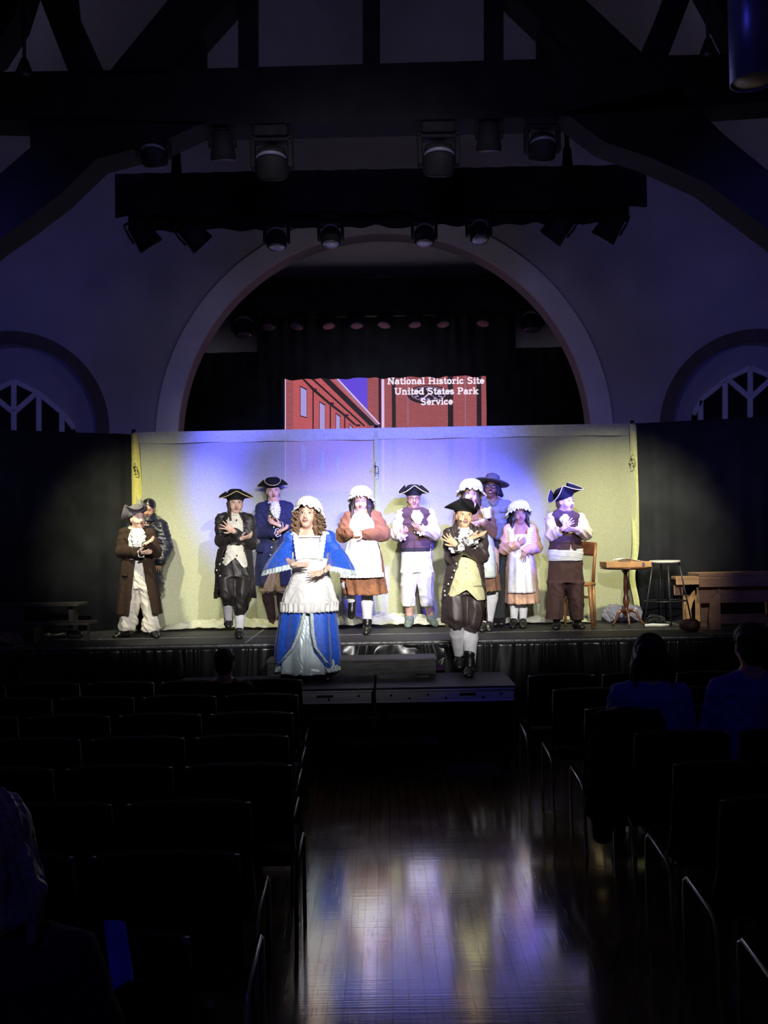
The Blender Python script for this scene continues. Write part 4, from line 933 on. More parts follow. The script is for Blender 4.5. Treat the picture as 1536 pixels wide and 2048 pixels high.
            z = c[2]+hem*v*math.sin(nf*a+sd)
            return (c[0]+(rx*s.mu+fo)*sx, c[1]-(RY[i]+fo)*cy, z)
        return sheet(fn, nu, nv, -th, not (op or rng))
    def ruffle(s, a, b, r0, r1, n=9, amp=.010, m=None, name='cuff', squash=1.0):
        """flared frilled cuff from a to b"""
        a = np.array(a); b = np.array(b); d = unit(b-a); r = unit(np.cross(d, (0, 1, .1))); u = np.cross(d, r)
        def fn(x, v):
            t = 2*PI*x; q = r0+(r1-r0)*v+amp*v*math.sin(n*t+s.seed); c = a+(b-a)*v+d*amp*.6*v*math.sin(n*t*1.0+2)
            return c+r*q*math.cos(t)+u*q*math.sin(t)*squash
        return s.put(name, [sheet(fn, 80, 7, .003, True)], m or white)
    def jabot(s, pts, m=None, n=3.2, name='jabot'):
        """frilled neck cloth: (u, v, halfwidth u, dy)"""
        A = np.array(pts, float); tt = np.linspace(0, 1, len(A))
        def fn(x, v):
            uc = np.interp(v, tt, A[:, 0]); vc = np.interp(v, tt, A[:, 1]); hw = np.interp(v, tt, A[:, 2]); dy = np.interp(v, tt, A[:, 3]); k = (x-.5)*2
            e = 1+.12*math.sin(v*38+k*2+s.seed)*abs(k); c = s.p(uc+k*hw*e, vc+6*math.sin(v*30+k*5)*abs(k), dy-.012+.03*k*k+.010*math.sin(v*34+3*k*n)+.006*math.sin(k*11))
            return c
        return s.put(name, [sheet(fn, 22, 46, .004)], m or white)
    def collar(s, a, b, r0, r1, m, name='collar', sq=.9):
        a = np.array(a); b = np.array(b)
        def fn(x, v): t = 2*PI*x; r = (r0+(r1-r0)*v)*(1+.03*math.sin(9*t+v*9)); c = a+(b-a)*v; return c+V3(r*math.sin(t), -r*sq*math.cos(t), .004*math.sin(7*t))
        return s.put(name, [sheet(fn, 48, 6, .005, True)], m)
    def legs(s, name, hips, L, R, m, wr=None, vox=.006):
        """one seamless garment: hips and two legs, each a list of rows"""
        pts = [s.p((r[1]+r[2])/2, r[0], r[4]) for r in hips+L+R]; f = Field(np.min(pts, 0)-V3(.24, .2, .06), np.max(pts, 0)+V3(.24, .2, .06), vox)
        for q, rr in (('', hips), ('L', L), ('R', R)): s.tube_rows(f, rr, 0 if q else .05)
        rt = unit(s.q['sR']-s.q['sL']); sw = np.linalg.norm(s.q['sR']-s.q['sL'])
        for S, sg, rr in (('L', -1, L), ('R', 1, R)):
            zb = s.p(rr[-1][1], rr[-1][0])[2]+.03; kn, an = s.q['k'+S], s.q['a'+S]; hip = s.q['pv']+rt*sg*sw*.22+V3(0, 0, -.03)
            if kn[2] > zb-.03: f.rc(hip, kn, .08, .058, k=.03)
            t = (kn[2]-zb)/max(.01, kn[2]-an[2])
            if t > 0: f.rc(kn, kn+(an-kn)*min(t, 1), .058, .056, k=.03)
        z0 = min(s.p(r[-1][1], r[-1][0])[2] for r in (L, R)); return s.put(name, f, m, wr=wr or [(.0042, 75, 60, 10, 1.6), (.002, 30, 20, 60, 2.0)])
    def tube_rows(s, f, rows, ext=0, k=.035):
        C = np.array([s.p((r[1]+r[2])/2, r[0], r[4]) for r in rows]); RX = np.array([(r[2]-r[1])/2*s.mu for r in rows]); RY = np.array([r[3] for r in rows]); o = np.argsort(C[:, 2]); C, RX, RY = C[o], RX[o], RY[o]
        z0, z1 = C[0, 2], C[-1, 2]+ext
        def fn(X, Y, Z):
            z = Z.ravel(); g = lambda a: np.interp(z, C[:, 2], a)[None, None, :]
            gs = lambda a: (g(a)*2+np.interp(z-.02, C[:, 2], a)[None, None, :]+np.interp(z+.02, C[:, 2], a)[None, None, :])/4
            rx, ry = gs(RX), gs(RY); x, y = (X-gs(C[:, 0]))/rx, (Y-gs(C[:, 1]))/ry; q = np.sqrt(x*x+y*y); d = (q-1)*q/(np.sqrt((x/rx)**2+(y/ry)**2)+1e-6)
            e = np.maximum(z0-Z, Z-z1); return np.where((d > 0) & (e > 0), np.sqrt(np.maximum(d, 0)**2+np.maximum(e, 0)**2), np.maximum(d, e))
        m = max(RX.max(), RY.max()); s_lo = C.min(0)-m; s_hi = C.max(0)+m; f.put(fn, s_lo, s_hi+V3(0, 0, ext), k)
    def yoke(s, f, k=.72, r=.056):
        for S in 'LR': f.rc(s.q['s'+S]*k+s.q['nk']*(1-k), s.q['nk'], r*s.hs, .05*s.hs, k=.02)
    def buttons(s, pts, m=None, r=.009, parent=None):
        for (u, v, dy) in pts: MB().ball(s.p(u, v, dy), (r, r*.6, r), None, 8).obj('button', m or btn, parent or s.e)
    def shoe(s, S, m, boot=.0, w_=1.0, name='shoe'):
        a = s.q['a'+S]; t = s.q['t'+S]; d = t-a; d = V3(d[0], d[1], 0); d = unit(d); up = unit(np.cross(np.cross(t-a, V3(0,0,1)), t-a)) if False else V3(0, 0, 1)
        f = s.fld([a+V3(0, 0, boot), t, a], .09, .005); g = s.hs*w_; zs = min(a[2], t[2])
        r = np.cross(d, V3(0, 0, 1))
        f.ec(a-d*.03*g+V3(0, 0, t[2]-a[2])*.8, a*.4+t*.6, (.036*g, .034*g), (.040*g, .030*g), r, k=.02, cap=.03); f.ec(a*.4+t*.6, t, (.040*g, .028*g), (.034*g, .02*g), r, k=.02, cap=.03)
        f.rc(a*.85+t*.15, a+V3(0, 0, boot), .040*g, .042*g if boot else .034*g, k=.02)
        if boot: f.rc(a+V3(0, 0, boot-.005), a+V3(0, 0, boot), .046*g, k=.01)
        return s.put(name, f, m)
    def stocking(s, S, m, top=1.0, name='stocking', g=1.0):
        kn, an = s.q['k'+S], s.q['a'+S]; g = g*s.hs; f = s.fld([kn, an], .1, .005); cf = kn*.7+an*.3+V3(0, .012, 0)
        kk = an+(kn-an)*top; f.rc(kk, cf, .052*g, .056*g, k=.02); f.rc(cf, an+(cf-an)*.1, .056*g, .039*g, k=.015); return s.put(name, f, m)
WC = [(.0035, 60, 30, 45, 1.6), (.0025, -40, 60, 80, 1.5)]
WV = [(.0040, 95, 60, 18, 1.2), (.002, 40, 20, 90, 1.8)]
WS = [(.0050, 40, 30, 60, 2.2), (.003, 90, -30, 70, 1.6)]
# ---- boy in the long brown coat, far left
def fig_a():
    s = Fig(C1, (330, 1600), SZ, 'child in long dark brown coat, grey tricorn and baggy cream trousers, leftmost player', SK1, .92)
    s.head(318, 588, -.03, 42, -4, -4, .86)
    s.body(dict(nk=(310,668,0), sL=(205,715,.02), sR=(430,720,0), eL=(185,865,-.03), eR=(475,870,-.02), wL=(345,880,-.21), wR=(385,805,-.20), pv=(320,1000,0), kL=(262,1290,0), kR=(420,1290,0), aL=(212,1560,0), aR=(460,1555,0), tL=(130,1600,-.06), tR=(485,1600,-.12)),
        hL=((1, -.25, .10), (0, .6, .8), 1, .12, .25), hR=((.9, -.2, .55), (0, -.5, .8), 1, .1, .4))
    s.face(.016, 0, raise_=.006); s.mic(-1)
    s.hair(mat('dark brown hair', (.030, .016, .010), .6, var=.4, vs=90), vol=.98)
    s.tricorn(gfelt, th0=-134, up=.135, rc=.175, z=.056, tilt=-12, pitch=-14)
    br = cloth('brown wool coat', (.038, .022, .014), .95)
    f = s.fld([s.q[k] for k in ('sL','sR','eL','eR','wL','wR','pv')], .16, .0065)
    s.rows(f, [(715, 225, 420, .07, 0), (760, 190, 445, .10, 0), (880, 200, 440, .115, 0), (960, 205, 450, .12, 0)])
    f.poly([s.p(*q)[[0, 2]] for q in ((255, 640), (395, 650), (392, 830), (345, 960), (300, 1030), (265, 900))], False, -.6, -.02)
    s.sleeve(f, 'L', .060, .062, .050, end=.92); s.sleeve(f, 'R', .058, .058, .048, end=.85)
    s.put('coat', [f.mesh(), s.loft([(930, 190, 462, .12, 0, 330, 380), (1000, 178, 470, .13, 0, 322, 392), (1200, 165, 500, .15, 0, 305, 430), (1400, 150, 528, .17, 0, 285, 470)], 7, .010, nu=150)], br, wr=WC)
    s.put('pocket_flap', [s.loft([(1048, 172, 474, .155, 0), (1072, 170, 476, .157, 0)], rng=(-50, -22), nu=14, nv=4, th=.008)], br)
    f = s.fld([s.q[k] for k in ('sL','sR','pv')], .16, .007); s.rows(f, [(690, 265, 385, .06, 0), (760, 220, 420, .09, 0), (960, 225, 425, .10, 0)]); s.put('shirt', f, white, wr=WC)
    s.jabot([(312, 668, 52, -.07), (325, 715, 58, -.12), (335, 800, 62, -.135), (330, 830, 58, -.13)])
    s.ruffle(s.q['wL']*.8+s.q['eL']*.2, s.q['wL']+V3(.012, 0, 0), .036, .044, 5, .004)
    tr = cloth('cream trouser cotton', (.74, .69, .58))
    s.legs('trousers', [(950, 235, 425, .10, 0), (1080, 228, 440, .12, 0), (1180, 225, 445, .12, 0)], [(1180, 228, 330, .11, 0), (1300, 212, 338, .10, 0), (1420, 180, 325, .10, 0), (1495, 162, 325, .10, -.01), (1540, 172, 296, .08, -.02)], [(1180, 330, 442, .11, 0), (1300, 352, 455, .10, 0), (1420, 370, 488, .10, 0), (1520, 348, 512, .11, -.01), (1552, 372, 498, .09, -.02)], tr, [(.007, 55, 40, 25, 2.2), (.004, 30, 20, 90, 2.2)])
    for S in 'LR': s.shoe(S, shoeb)
fig_a()
def fig_b():
    s = Fig(C1, (430, 1545), SZ, 'person with centre-parted dark hair in black puffer coat, behind the leftmost player', SK3, 1.0)
    s.head(414, 502, .02, -2, 20, 5, .86)
    s.body(dict(nk=(400,600,.04), sL=(270,660,.05), sR=(520,650,.05), eL=(240,820,.06), eR=(560,830,.04), wL=(260,950,.04), wR=(515,950,-.04), pv=(395,980,.05), kL=(350,1260,.05), kR=(450,1260,.05), aL=(350,1500,.05), aR=(445,1500,.05), tL=(345,1540,-.06), tR=(450,1540,-.06)))
    s.face(.0, 0, brow=browd, closed=True)
    h = mat('slick black hair', (.010, .009, .012), .28, var=.3, vs=60, spec=.8); s.hair(h, vol=1.0, smooth=True)
    MB().tube([s.hp(.004, -.066, .082), s.hp(.004, -.052, .100), s.hp(.004, -.030, .115), s.hp(.004, .0, .126)], .0022, 6).obj('parting', SK3, s.e)
    pf_ = mat('black puffer nylon', (.012, .013, .024), .42, var=.25, vs=12, spec=.6, bump=.2, bs=60)
    f = s.fld([s.q[k] for k in s.q], .2, .0075)
    rows = [(650, 310, 500, .09, .05), (700, 262, 552, .14, .05)]
    v = 700
    while v < 1200:
        v += 26; q = 1 if (v//26) % 2 else .93; w_ = np.interp(v, (700, 850, 950, 1150, 1230), (150, 155, 135, 150, 140)); rows.append((v, 400-w_*q, 400+w_*q, .15*q, .05))
    s.rows(f, rows, k=.008); s.sleeve(f, 'L', .075, .075, .06); s.sleeve(f, 'R', .078, .080, .062)
    s.put('puffer_coat', f, pf_, wr=[(.003, 0, 0, 150, .6), (.003, 50, 30, 40, 2)])
    s.collar(s.p(405, 610, .05), s.p(410, 545, .07), .105, .085, pf_, 'hood'); s.legs('trousers', [(1100, 300, 500, .08, .05), (1150, 300, 505, .08, .05)], [(1150, 300, 405, .07, .05), (1500, 320, 390, .05, .05)], [(1150, 400, 505, .07, .05), (1500, 410, 480, .05, .05)], cloth('black trouser', (.015, .015, .018)))
    for S in 'LR': s.shoe(S, shoeb)
    MB().tube([s.p(392, 610, -.11), s.p(393, 640, -.115)], .004, 6).obj('zip_pull', btn, s.e)
fig_b()
def breeches(s, rowsL, rowsR, hips, m, amp=.006, name='breeches'):
    return s.legs(name, hips, rowsL, rowsR, m)
def fig_c():
    s = Fig(C1, (1190, 1600), SZ, 'person in black satin coat and breeches, cream shirt and gold-edged tricorn, stepping forward', SK1, 1.02)
    s.head(1158, 455, -.02, 14, 2, 0, .90)
    s.body(dict(nk=(1150,545,0), sL=(1035,590,0), sR=(1275,595,0), eL=(1030,775,-.02), eR=(1290,800,-.02), wL=(1205,755,-.20), wR=(1135,690,-.24), pv=(1155,950,0), kL=(1085,1230,-.08), kR=(1200,1290,-.02), aL=(1098,1460,.20), aR=(1188,1550,0), tL=(1095,1500,.10), tR=(1188,1600,-.12)),
        hL=((.8, -.1, .15), (0, .3, .6), 1, .55, .15), hR=((-.75, -.1, .55), (0, 1, 0), 1, .08, .55))
    s.face(.007, .5)
    s.hair(mat('mid brown hair', (.06, .032, .018), .6, var=.4, vs=90), tail=((-.075, -.02, 0), (-.06, -.06, -.19)))
    s.tricorn(bfelt, th0=180, trim=gold, z=.05, up=.080, rc=.195)
    bk = cloth('black satin coat', (.026, .022, .021), .45, spec=.6)
    f = s.fld([s.q[k] for k in ('sL','sR','eL','eR','wL','wR','pv')], .16, .0062)
    s.rows(f, [(575, 1050, 1260, .07, 0), (625, 1000, 1305, .10, 0), (760, 1020, 1290, .115, 0), (860, 1015, 1290, .12, 0)])
    f.poly([s.p(*q)[[0, 2]] for q in ((1095, 520), (1225, 520), (1235, 760), (1240, 1000), (1075, 1000), (1110, 760))], False, -.6, -.02)
    s.sleeve(f, 'L', .058, .055, .048, end=.88); s.sleeve(f, 'R', .058, .058, .046, end=.86)
    s.put('coat', [f.mesh(), s.loft([(840, 1005, 1300, .125, 0, 1080, 1245), (950, 985, 1310, .14, 0, 1055, 1268), (1100, 985, 1320, .15, 0, 1020, 1285), (1265, 975, 1335, .16, 0, 1005, 1290)], 7, .010)], bk, wr=WC)
    s.put('lapel', [s.loft([(535, 1085, 1228, .11, 0, 1120, 1200), (585, 1040, 1260, .125, 0, 1085, 1228), (605, 1045, 1262, .13, 0, 1078, 1236)], 0, nv=8, th=.008)], bk)
    f = s.fld([s.q[k] for k in ('sL','sR','pv')], .16, .006); s.rows(f, [(545, 1100, 1215, .06, 0), (620, 1050, 1260, .10, 0), (860, 1055, 1255, .125, 0), (1010, 1035, 1300, .158, 0)])
    f.poly([s.p(*q)[[0, 2]] for q in ((1085, 520), (1230, 520), (1250, 860), (1282, 975), (1246, 1015), (1172, 920), (1092, 990), (1048, 965), (1090, 860))]); s.put('shirt', f, cream, wr=WC)
    s.collar(s.p(1155, 560, -.01), s.p(1155, 500, 0), .072, .062, cream); s.buttons([(1165, 597, -.125), (1168, 900, -.137)], btnd, .008)
    s.buttons([(1078, 872, -.13), (1055, 925, -.135), (1022, 975, -.11), (996, 1026, -.09), (1025, 1075, -.1)])
    breeches(s, [(1080, 995, 1150, .12, -.01), (1180, 1008, 1145, .115, -.04), (1280, 1042, 1132, .095, -.03), (1315, 1062, 1124, .06, 0)], [(1080, 1155, 1312, .12, 0), (1250, 1145, 1292, .12, -.01), (1360, 1152, 1268, .1, 0), (1398, 1166, 1232, .06, 0)], [(930, 1045, 1280, .11, 0), (1080, 995, 1312, .125, 0)], bk)
    s.stocking('L', whites, .75); s.stocking('R', whites, .75); s.shoe('L', shoeb, .03); s.shoe('R', shoeb)
fig_c()
def fig_d():
    s = Fig(C2, (180, 1460), SZ, 'tall person in navy frock coat with bright buttons, white jabot and gold-edged black tricorn', SK2, 1.06)
    s.head(190, 335, 0, 8, 3, -3, .94)
    s.body(dict(nk=(200,430,0), sL=(95,475,0), sR=(310,470,0), eL=(80,680,-.03), eR=(345,640,-.03), wL=(228,678,-.22), wR=(245,618,-.22), pv=(190,860,0), kL=(135,1150,-.02), kR=(260,1150,.02), aL=(185,1405,0), aR=(280,1400,.05), tL=(170,1455,-.10), tR=(300,1450,-.06)),
        hL=((.85, -.1, .5), (0, -.4, .8), 1, .1, .2), hR=((-.75, -.15, .35), (0, -.5, .8), 1, .1, .4))
    s.face(.008, 0); s.hair(mat('greying hair', (.12, .10, .09), .7, var=.3, vs=90), vol=.97)
    s.tricorn(bfelt, th0=0, trim=gold, z=.052, up=.085, rc=.185)
    nv_ = cloth('navy wool coat', (.022, .026, .085), .8)
    f = s.fld([s.q[k] for k in ('sL','sR','eL','eR','wL','wR','pv')], .16, .0065)
    s.rows(f, [(455, 120, 290, .07, 0), (510, 65, 340, .10, 0), (650, 80, 325, .12, 0), (780, 80, 310, .12, 0)])
    f.poly([s.p(*q)[[0, 2]] for q in ((155, 400), (255, 400), (250, 560), (245, 850), (185, 850), (160, 560))], False, -.6, -.02)
    s.sleeve(f, 'L', .066, .066, .055, end=.85); s.sleeve(f, 'R', .062, .060, .05, end=.84)
    s.put('coat', [f.mesh(), s.loft([(760, 65, 320, .125, 0, 205, 235), (900, 50, 335, .15, 0, 195, 245), (1110, 42, 350, .17, 0, 130, 262)], 7, .010)], nv_, wr=WC)
    fl = s.put('pocket_flap', [s.loft([(775, 48, 330, .172, 0), (835, 44, 334, .178, 0)], rng=(-68, -28), nu=20, nv=5, th=.008)], nv_)
    s.buttons([(55, 812, -.05), (92, 812, -.13)], parent=fl)
    s.buttons([(152, 432, -.115), (195, 632, -.27), (178, 690, -.135), (192, 733, -.14), (177, 798, -.15), (168, 860, -.165), (190, 915, -.15)])
    f = s.fld([s.q[k] for k in ('sL','sR','pv')], .14, .007); s.rows(f, [(450, 150, 260, .06, 0), (520, 110, 290, .10, 0), (760, 120, 280, .105, 0), (870, 115, 290, .125, 0)]); s.put('waistcoat', f, cloth('dark olive waistcoat', (.05, .05, .045)), wr=WC)
    s.jabot([(205, 428, 34, -.08), (205, 475, 44, -.13), (210, 520, 34, -.14), (220, 560, 20, -.15)]); s.collar(s.p(200, 435, 0), s.p(195, 395, .01), .068, .060, white)
    s.ruffle(s.q['wL']*.85+s.q['eL']*.15, s.q['wL']+V3(.004, 0, 0), .034, .044, 5, .005); s.ruffle(s.q['wR']*.85+s.q['eR']*.15, s.q['wR'], .034, .040, 5, .004)
    bg = cloth('beige breeches cotton', (.50, .37, .26))
    breeches(s, [(900, 108, 210, .10, 0), (1000, 88, 208, .11, 0), (1110, 70, 200, .11, 0), (1155, 76, 194, .09, 0)], [(900, 195, 300, .10, .02), (1110, 206, 313, .1, .02), (1155, 214, 306, .09, .02)], [(780, 110, 285, .10, 0), (900, 100, 300, .11, 0)], bg)
    dk = cloth('dark purple stocking', (.030, .014, .022), .8)
    s.stocking('L', dk, 1.0); s.stocking('R', dk, 1.0); s.shoe('L', shoed); s.shoe('R', shoed)
fig_d()
def fig_e():
    s = Fig(C2, (500, 1880), PZ, 'curly-haired person in bright blue gown, white apron and mob cap on the low platform', SK1, .98)
    s.head(475, 540, -.02, -8, -12, 4, .98)
    s.body(dict(nk=(488,650,0), sL=(345,715,0), sR=(635,715,0), eL=(248,885,.02), eR=(752,895,.02), wL=(365,938,-.24), wR=(600,995,-.26), pv=(500,1060,0), kL=(400,1430,0), kR=(590,1430,0), aL=(340,1800,.02), aR=(620,1820,0), tL=(330,1850,-.08), tR=(640,1880,-.12)),
        hL=((.95, -.12, -.02), (0, -.5, .85), 1, .1, .35), hR=((-.9, -.12, -.22), (0, -.6, .8), -1, .12, .3))
    s.face(.010, 1.0)
    lh = mat('light brown curly hair', (.20, .12, .065), .55, var=.5, vs=120, spec=.5); s.hair(lh, long=.16, curl=1, wide=.92)
    s.mobcap(white, size=1.08)
    bl = mat('royal blue brocade', (.012, .095, .62), .5, var=.25, vs=60, bump=.35, bs=120, spec=.5, sheen=.3)
    sat = mat('pale blue satin', (.50, .62, .66), .28, var=.15, vs=8, spec=.8); lace = mat('pale lace', (.62, .72, .74), .8, var=.35, vs=150, bump=.5, bs=200)
    f = s.fld([s.q[k] for k in ('sL','sR','eL','eR','pv')], .2, .0065)
    s.rows(f, [(700, 380, 600, .075, 0), (760, 350, 640, .10, 0), (880, 360, 630, .10, 0), (1000, 355, 640, .105, 0)])
    f.poly([s.p(*q)[[0, 2]] for q in ((400, 600), (585, 600), (580, 722), (405, 722))], False, -.6, -.02)
    for S, sg in (('L', -1), ('R', 1)):
        a, b = s.q['s'+S], s.q['e'+S]; f.el(a+V3(sg*.005, 0, .0), (.070, .065, .060), k=.02); f.rc(a+V3(sg*.01, 0, -.05), a*.45+b*.55, .062, .058, k=.02)
    P = [f.mesh()]
    def bell(S, tip, inner, sg):
        a = s.q['s'+S]*.45+s.q['e'+S]*.55; T = s.p(*tip); I_ = s.p(*inner); c1 = (T+I_)/2; ax = (T-I_)/2; rx = np.linalg.norm(ax); ax = unit(ax); c0 = a; u0 = V3(0, 1, 0)
        def fn(x, v):
            t = 2*PI*x; w_ = v**1.3; c = c0+(c1-c0)*v; rr = .056*(1-w_)+rx*w_; ry = .055*(1-w_)+.10*w_; fo = .006*v*math.sin(9*t+s.seed)
            r0 = unit(V3(1, 0, .2*sg)*(1-w_)+ax*sg*w_) if True else ax
            return c+r0*(rr+fo)*math.cos(t)+u0*(ry+fo)*math.sin(t)
        P.append(sheet(fn, 80, 16, .004, True))
        def ln(x, v):
            q = np.array(fn(x, 1.0)); return q+(q-c1)*.10*v+V3(0, 0, -.042*v)+V3(.006, .006, .006)*math.sin(x*2*PI*26)*v
        s.put('lace_cuff', [sheet(ln, 160, 5, .003, True)], lace)
    bell('L', (115, 985, -.03), (330, 935, -.16), -1); bell('R', (855, 985, -.03), (655, 945, -.16), 1)
    P.append(s.loft([(980, 360, 640, .11, 0, 455, 505), (1150, 300, 680, .16, 0, 450, 508), (1330, 255, 700, .21, .01, 440, 512), (1500, 232, 715, .24, .01, 395, 520), (1620, 218, 728, .26, .01, 345, 545), (1760, 214, 736, .27, .01, 240, 640)], 9, .016, nu=200, nv=34))
    s.put('gown', P, bl, wr=[(.002, 50, 30, 60, 2)])
    s.put('underskirt', [s.loft([(1200, 320, 660, .14, .01), (1500, 260, 690, .20, .01), (1815, 235, 715, .245, .01)], 11, .014, nu=200, hem=.006)], sat, wr=[(.005, 45, 20, 38, 2.5)])
    # lace along the gown opening and hem
    for sgn in (0, 1):
        rw = [(1340, 255, 700, .222, .01, 440, 512), (1500, 232, 715, .252, .01, 395, 520), (1620, 218, 728, .272, .01, 345, 545), (1745, 214, 736, .282, .01, 240, 640)]
        pts = []
        for k in range(60):
            t = k/59; A = np.array(rw, float); v = 1340+405*t; g = [np.interp(v, A[:, 0], A[:, i]) for i in range(7)]; cx = (g[1]+g[2])/2; rx = (g[2]-g[1])/2; u = g[5+sgn]; a = math.asin(max(-.98, min(.98, (u-cx)/rx)))
            pts.append(s.p(u, v, g[4]-g[3]*math.cos(a)-.006))
        sd_ = -1 if sgn == 0 else 1
        def ls(x, v, pts=pts, sd_=sd_):
            i = x*59; j = min(int(i), 58); q = pts[j]*(1-(i-j))+pts[j+1]*(i-j); return q+V3(-sd_*.028*(v-.3), -.006-.004*math.sin(x*150), .004*math.sin(x*170)+.01*(v-.5))
        s.put('lace_trim', [sheet(ls, 170, 4, .003)], lace)
    s.put('lace_trim', [s.loft([(1752, 212, 738, .275, .01, 255, 630), (1800, 206, 744, .285, .01, 240, 650)], 40, .008, nu=300, nv=5, a0=.3)], lace)
    ap = cloth('white apron cotton', (.74, .73, .71))
    s.put('apron', [s.loft([(985, 350, 650, .122, -.004), (1040, 335, 665, .135, -.004), (1150, 290, 700, .18, 0), (1255, 250, 735, .22, 0)], 10, .007, rng=(-80, 80), nu=120, th=.004), s.loft([(890, 352, 640, .125, -.006), (1010, 345, 655, .132, -.006)], rng=(-88, 88), nu=60, nv=6, th=.005)], ap, wr=[(.005, 35, 10, 50, 2.5)])
    s.put('apron_frill', [s.loft([(1240, 247, 738, .222, 0), (1318, 252, 728, .238, 0)], 34, .008, rng=(-80, 80), nu=260, nv=6, a0=.3, hem=.004)], ap)
    s.put('apron_bib', [sheet(lambda u, v: s.p(400+170*u, 722+170*v, -.112-.012*math.sin(PI*u)+.004*math.sin(v*9+u*5)), 20, 16, .004)], ap)
    for a, b in (((372, 690), (400, 900)), ((605, 690), (575, 900))):
        s.put('apron_strap', [sheet(lambda u, v, a=a, b=b: s.p(a[0]+(b[0]-a[0])*v+(u-.5)*44*(1+.1*math.sin(v*40)), a[1]+(b[1]-a[1])*v, -.118+.10*max(0, 1-v*5)**1.5+.004*math.sin(v*45+u*4)), 8, 40, .004)], white)
        c = s.p(a[0]-6 if a[0] < 480 else a[0]+6, 688, -.02); f = Field(c-.08, c+.08, .005); f.el(c, (.045, .06, .022)); s.put('shoulder_bow', f, white, wr=[(.008, 90, 60, 90, 2)])
    s.ruffle(s.p(487, 716, .0), s.p(487, 698, .0), .118, .108, 22, .004, cream, 'neck_frill', squash=.85)
    MB().tube([s.q['wR']+V3(.008, 0, .0)+V3(0, .026*math.cos(a), .026*math.sin(a)) for a in np.linspace(0, 2*PI, 14)], .004, 6).obj('bracelet', chrome, s.e)
    for S in 'LR': s.shoe(S, shoeb, .05)
fig_e()
def fig_f():
    s = Fig(C2, (955, 1505), SZ, 'child in rust-brown dress, large white apron and mob cap, one foot kicked back', SK1, .98)
    s.head(910, 418, -.02, -3, 8, 2, .93)
    s.body(dict(nk=(912,500,0), sL=(810,555,0), sR=(1030,550,0), eL=(760,695,-.03), eR=(1090,690,-.03), wL=(815,682,-.20), wR=(935,690,-.22), pv=(920,820,0), kL=(800,1130,-.06), kR=(960,1170,0), aL=(838,1250,.0), aR=(962,1440,0), tL=(830,1370,-.02), tR=(950,1500,-.11)),
        hL=((.9, -.15, .1), (0, .8, .3), 1, .45, .1), hR=((-.9, -.1, .1), (0, .8, -.2), 1, .9, .05))
    s.face(.0, 0, closed=True)
    s.hair(mat('dark long hair', (.045, .03, .022), .5, var=.4, vs=90), long=.20, wide=1.05); s.mobcap(white, size=1.05)
    ru = cloth('rust brown cotton', (.27, .115, .062), .8)
    f = s.fld([s.q[k] for k in ('sL','sR','eL','eR','wL','wR','pv')], .18, .0065)
    s.rows(f, [(530, 850, 990, .07, 0), (580, 790, 1055, .10, 0), (700, 790, 1050, .115, 0), (800, 800, 1040, .12, 0)])
    s.sleeve(f, 'L', .068, .072, .05, end=.95); s.sleeve(f, 'R', .068, .074, .052, end=.92)
    s.put('dress', [f.mesh(), s.loft([(760, 790, 1050, .13, 0), (900, 765, 1085, .19, 0), (1060, 745, 1098, .23, 0), (1180, 770, 1118, .25, 0)], 11, .016, nu=200)], ru, wr=WS)
    s.put('apron_bib', [s.loft([(502, 872, 952, .055, -.0), (530, 835, 985, .095, -.008), (580, 800, 1030, .12, -.008), (660, 800, 1035, .13, -.008)], 6, .003, rng=(-72, 72), nu=60, nv=16)], white)
    s.put('apron', [s.loft([(722, 790, 1045, .145, -.02), (850, 757, 1080, .20, -.02), (1030, 740, 1105, .255, -.02)], 13, .009, rng=(-78, 70), nu=160)], white, wr=[(.002, 30, 20, 40, 2)])
    s.put('apron_frill', [s.loft([(1005, 739, 1106, .258, -.02), (1040, 737, 1108, .268, -.02)], 36, .006, rng=(-78, 70), nu=220, nv=5, a0=.3)], white)
    s.stocking('L', whites, 1.25, g=1.05); s.stocking('R', whites, 1.15, g=1.08)
    q = s.q; f = s.fld([q['aL'], q['tL']], .09, .005); f.ec(q['aL']+V3(0, .0, .02), q['aL']*.4+q['tL']*.6, (.040, .042), (.038, .040), k=.02); f.ec(q['aL']*.4+q['tL']*.6, q['tL'], (.038, .040), (.030, .02), k=.02); s.put('ankle_boot', f, shoeb)
    s.shoe('R', shoeb, .05, name='ankle_boot')
fig_f()
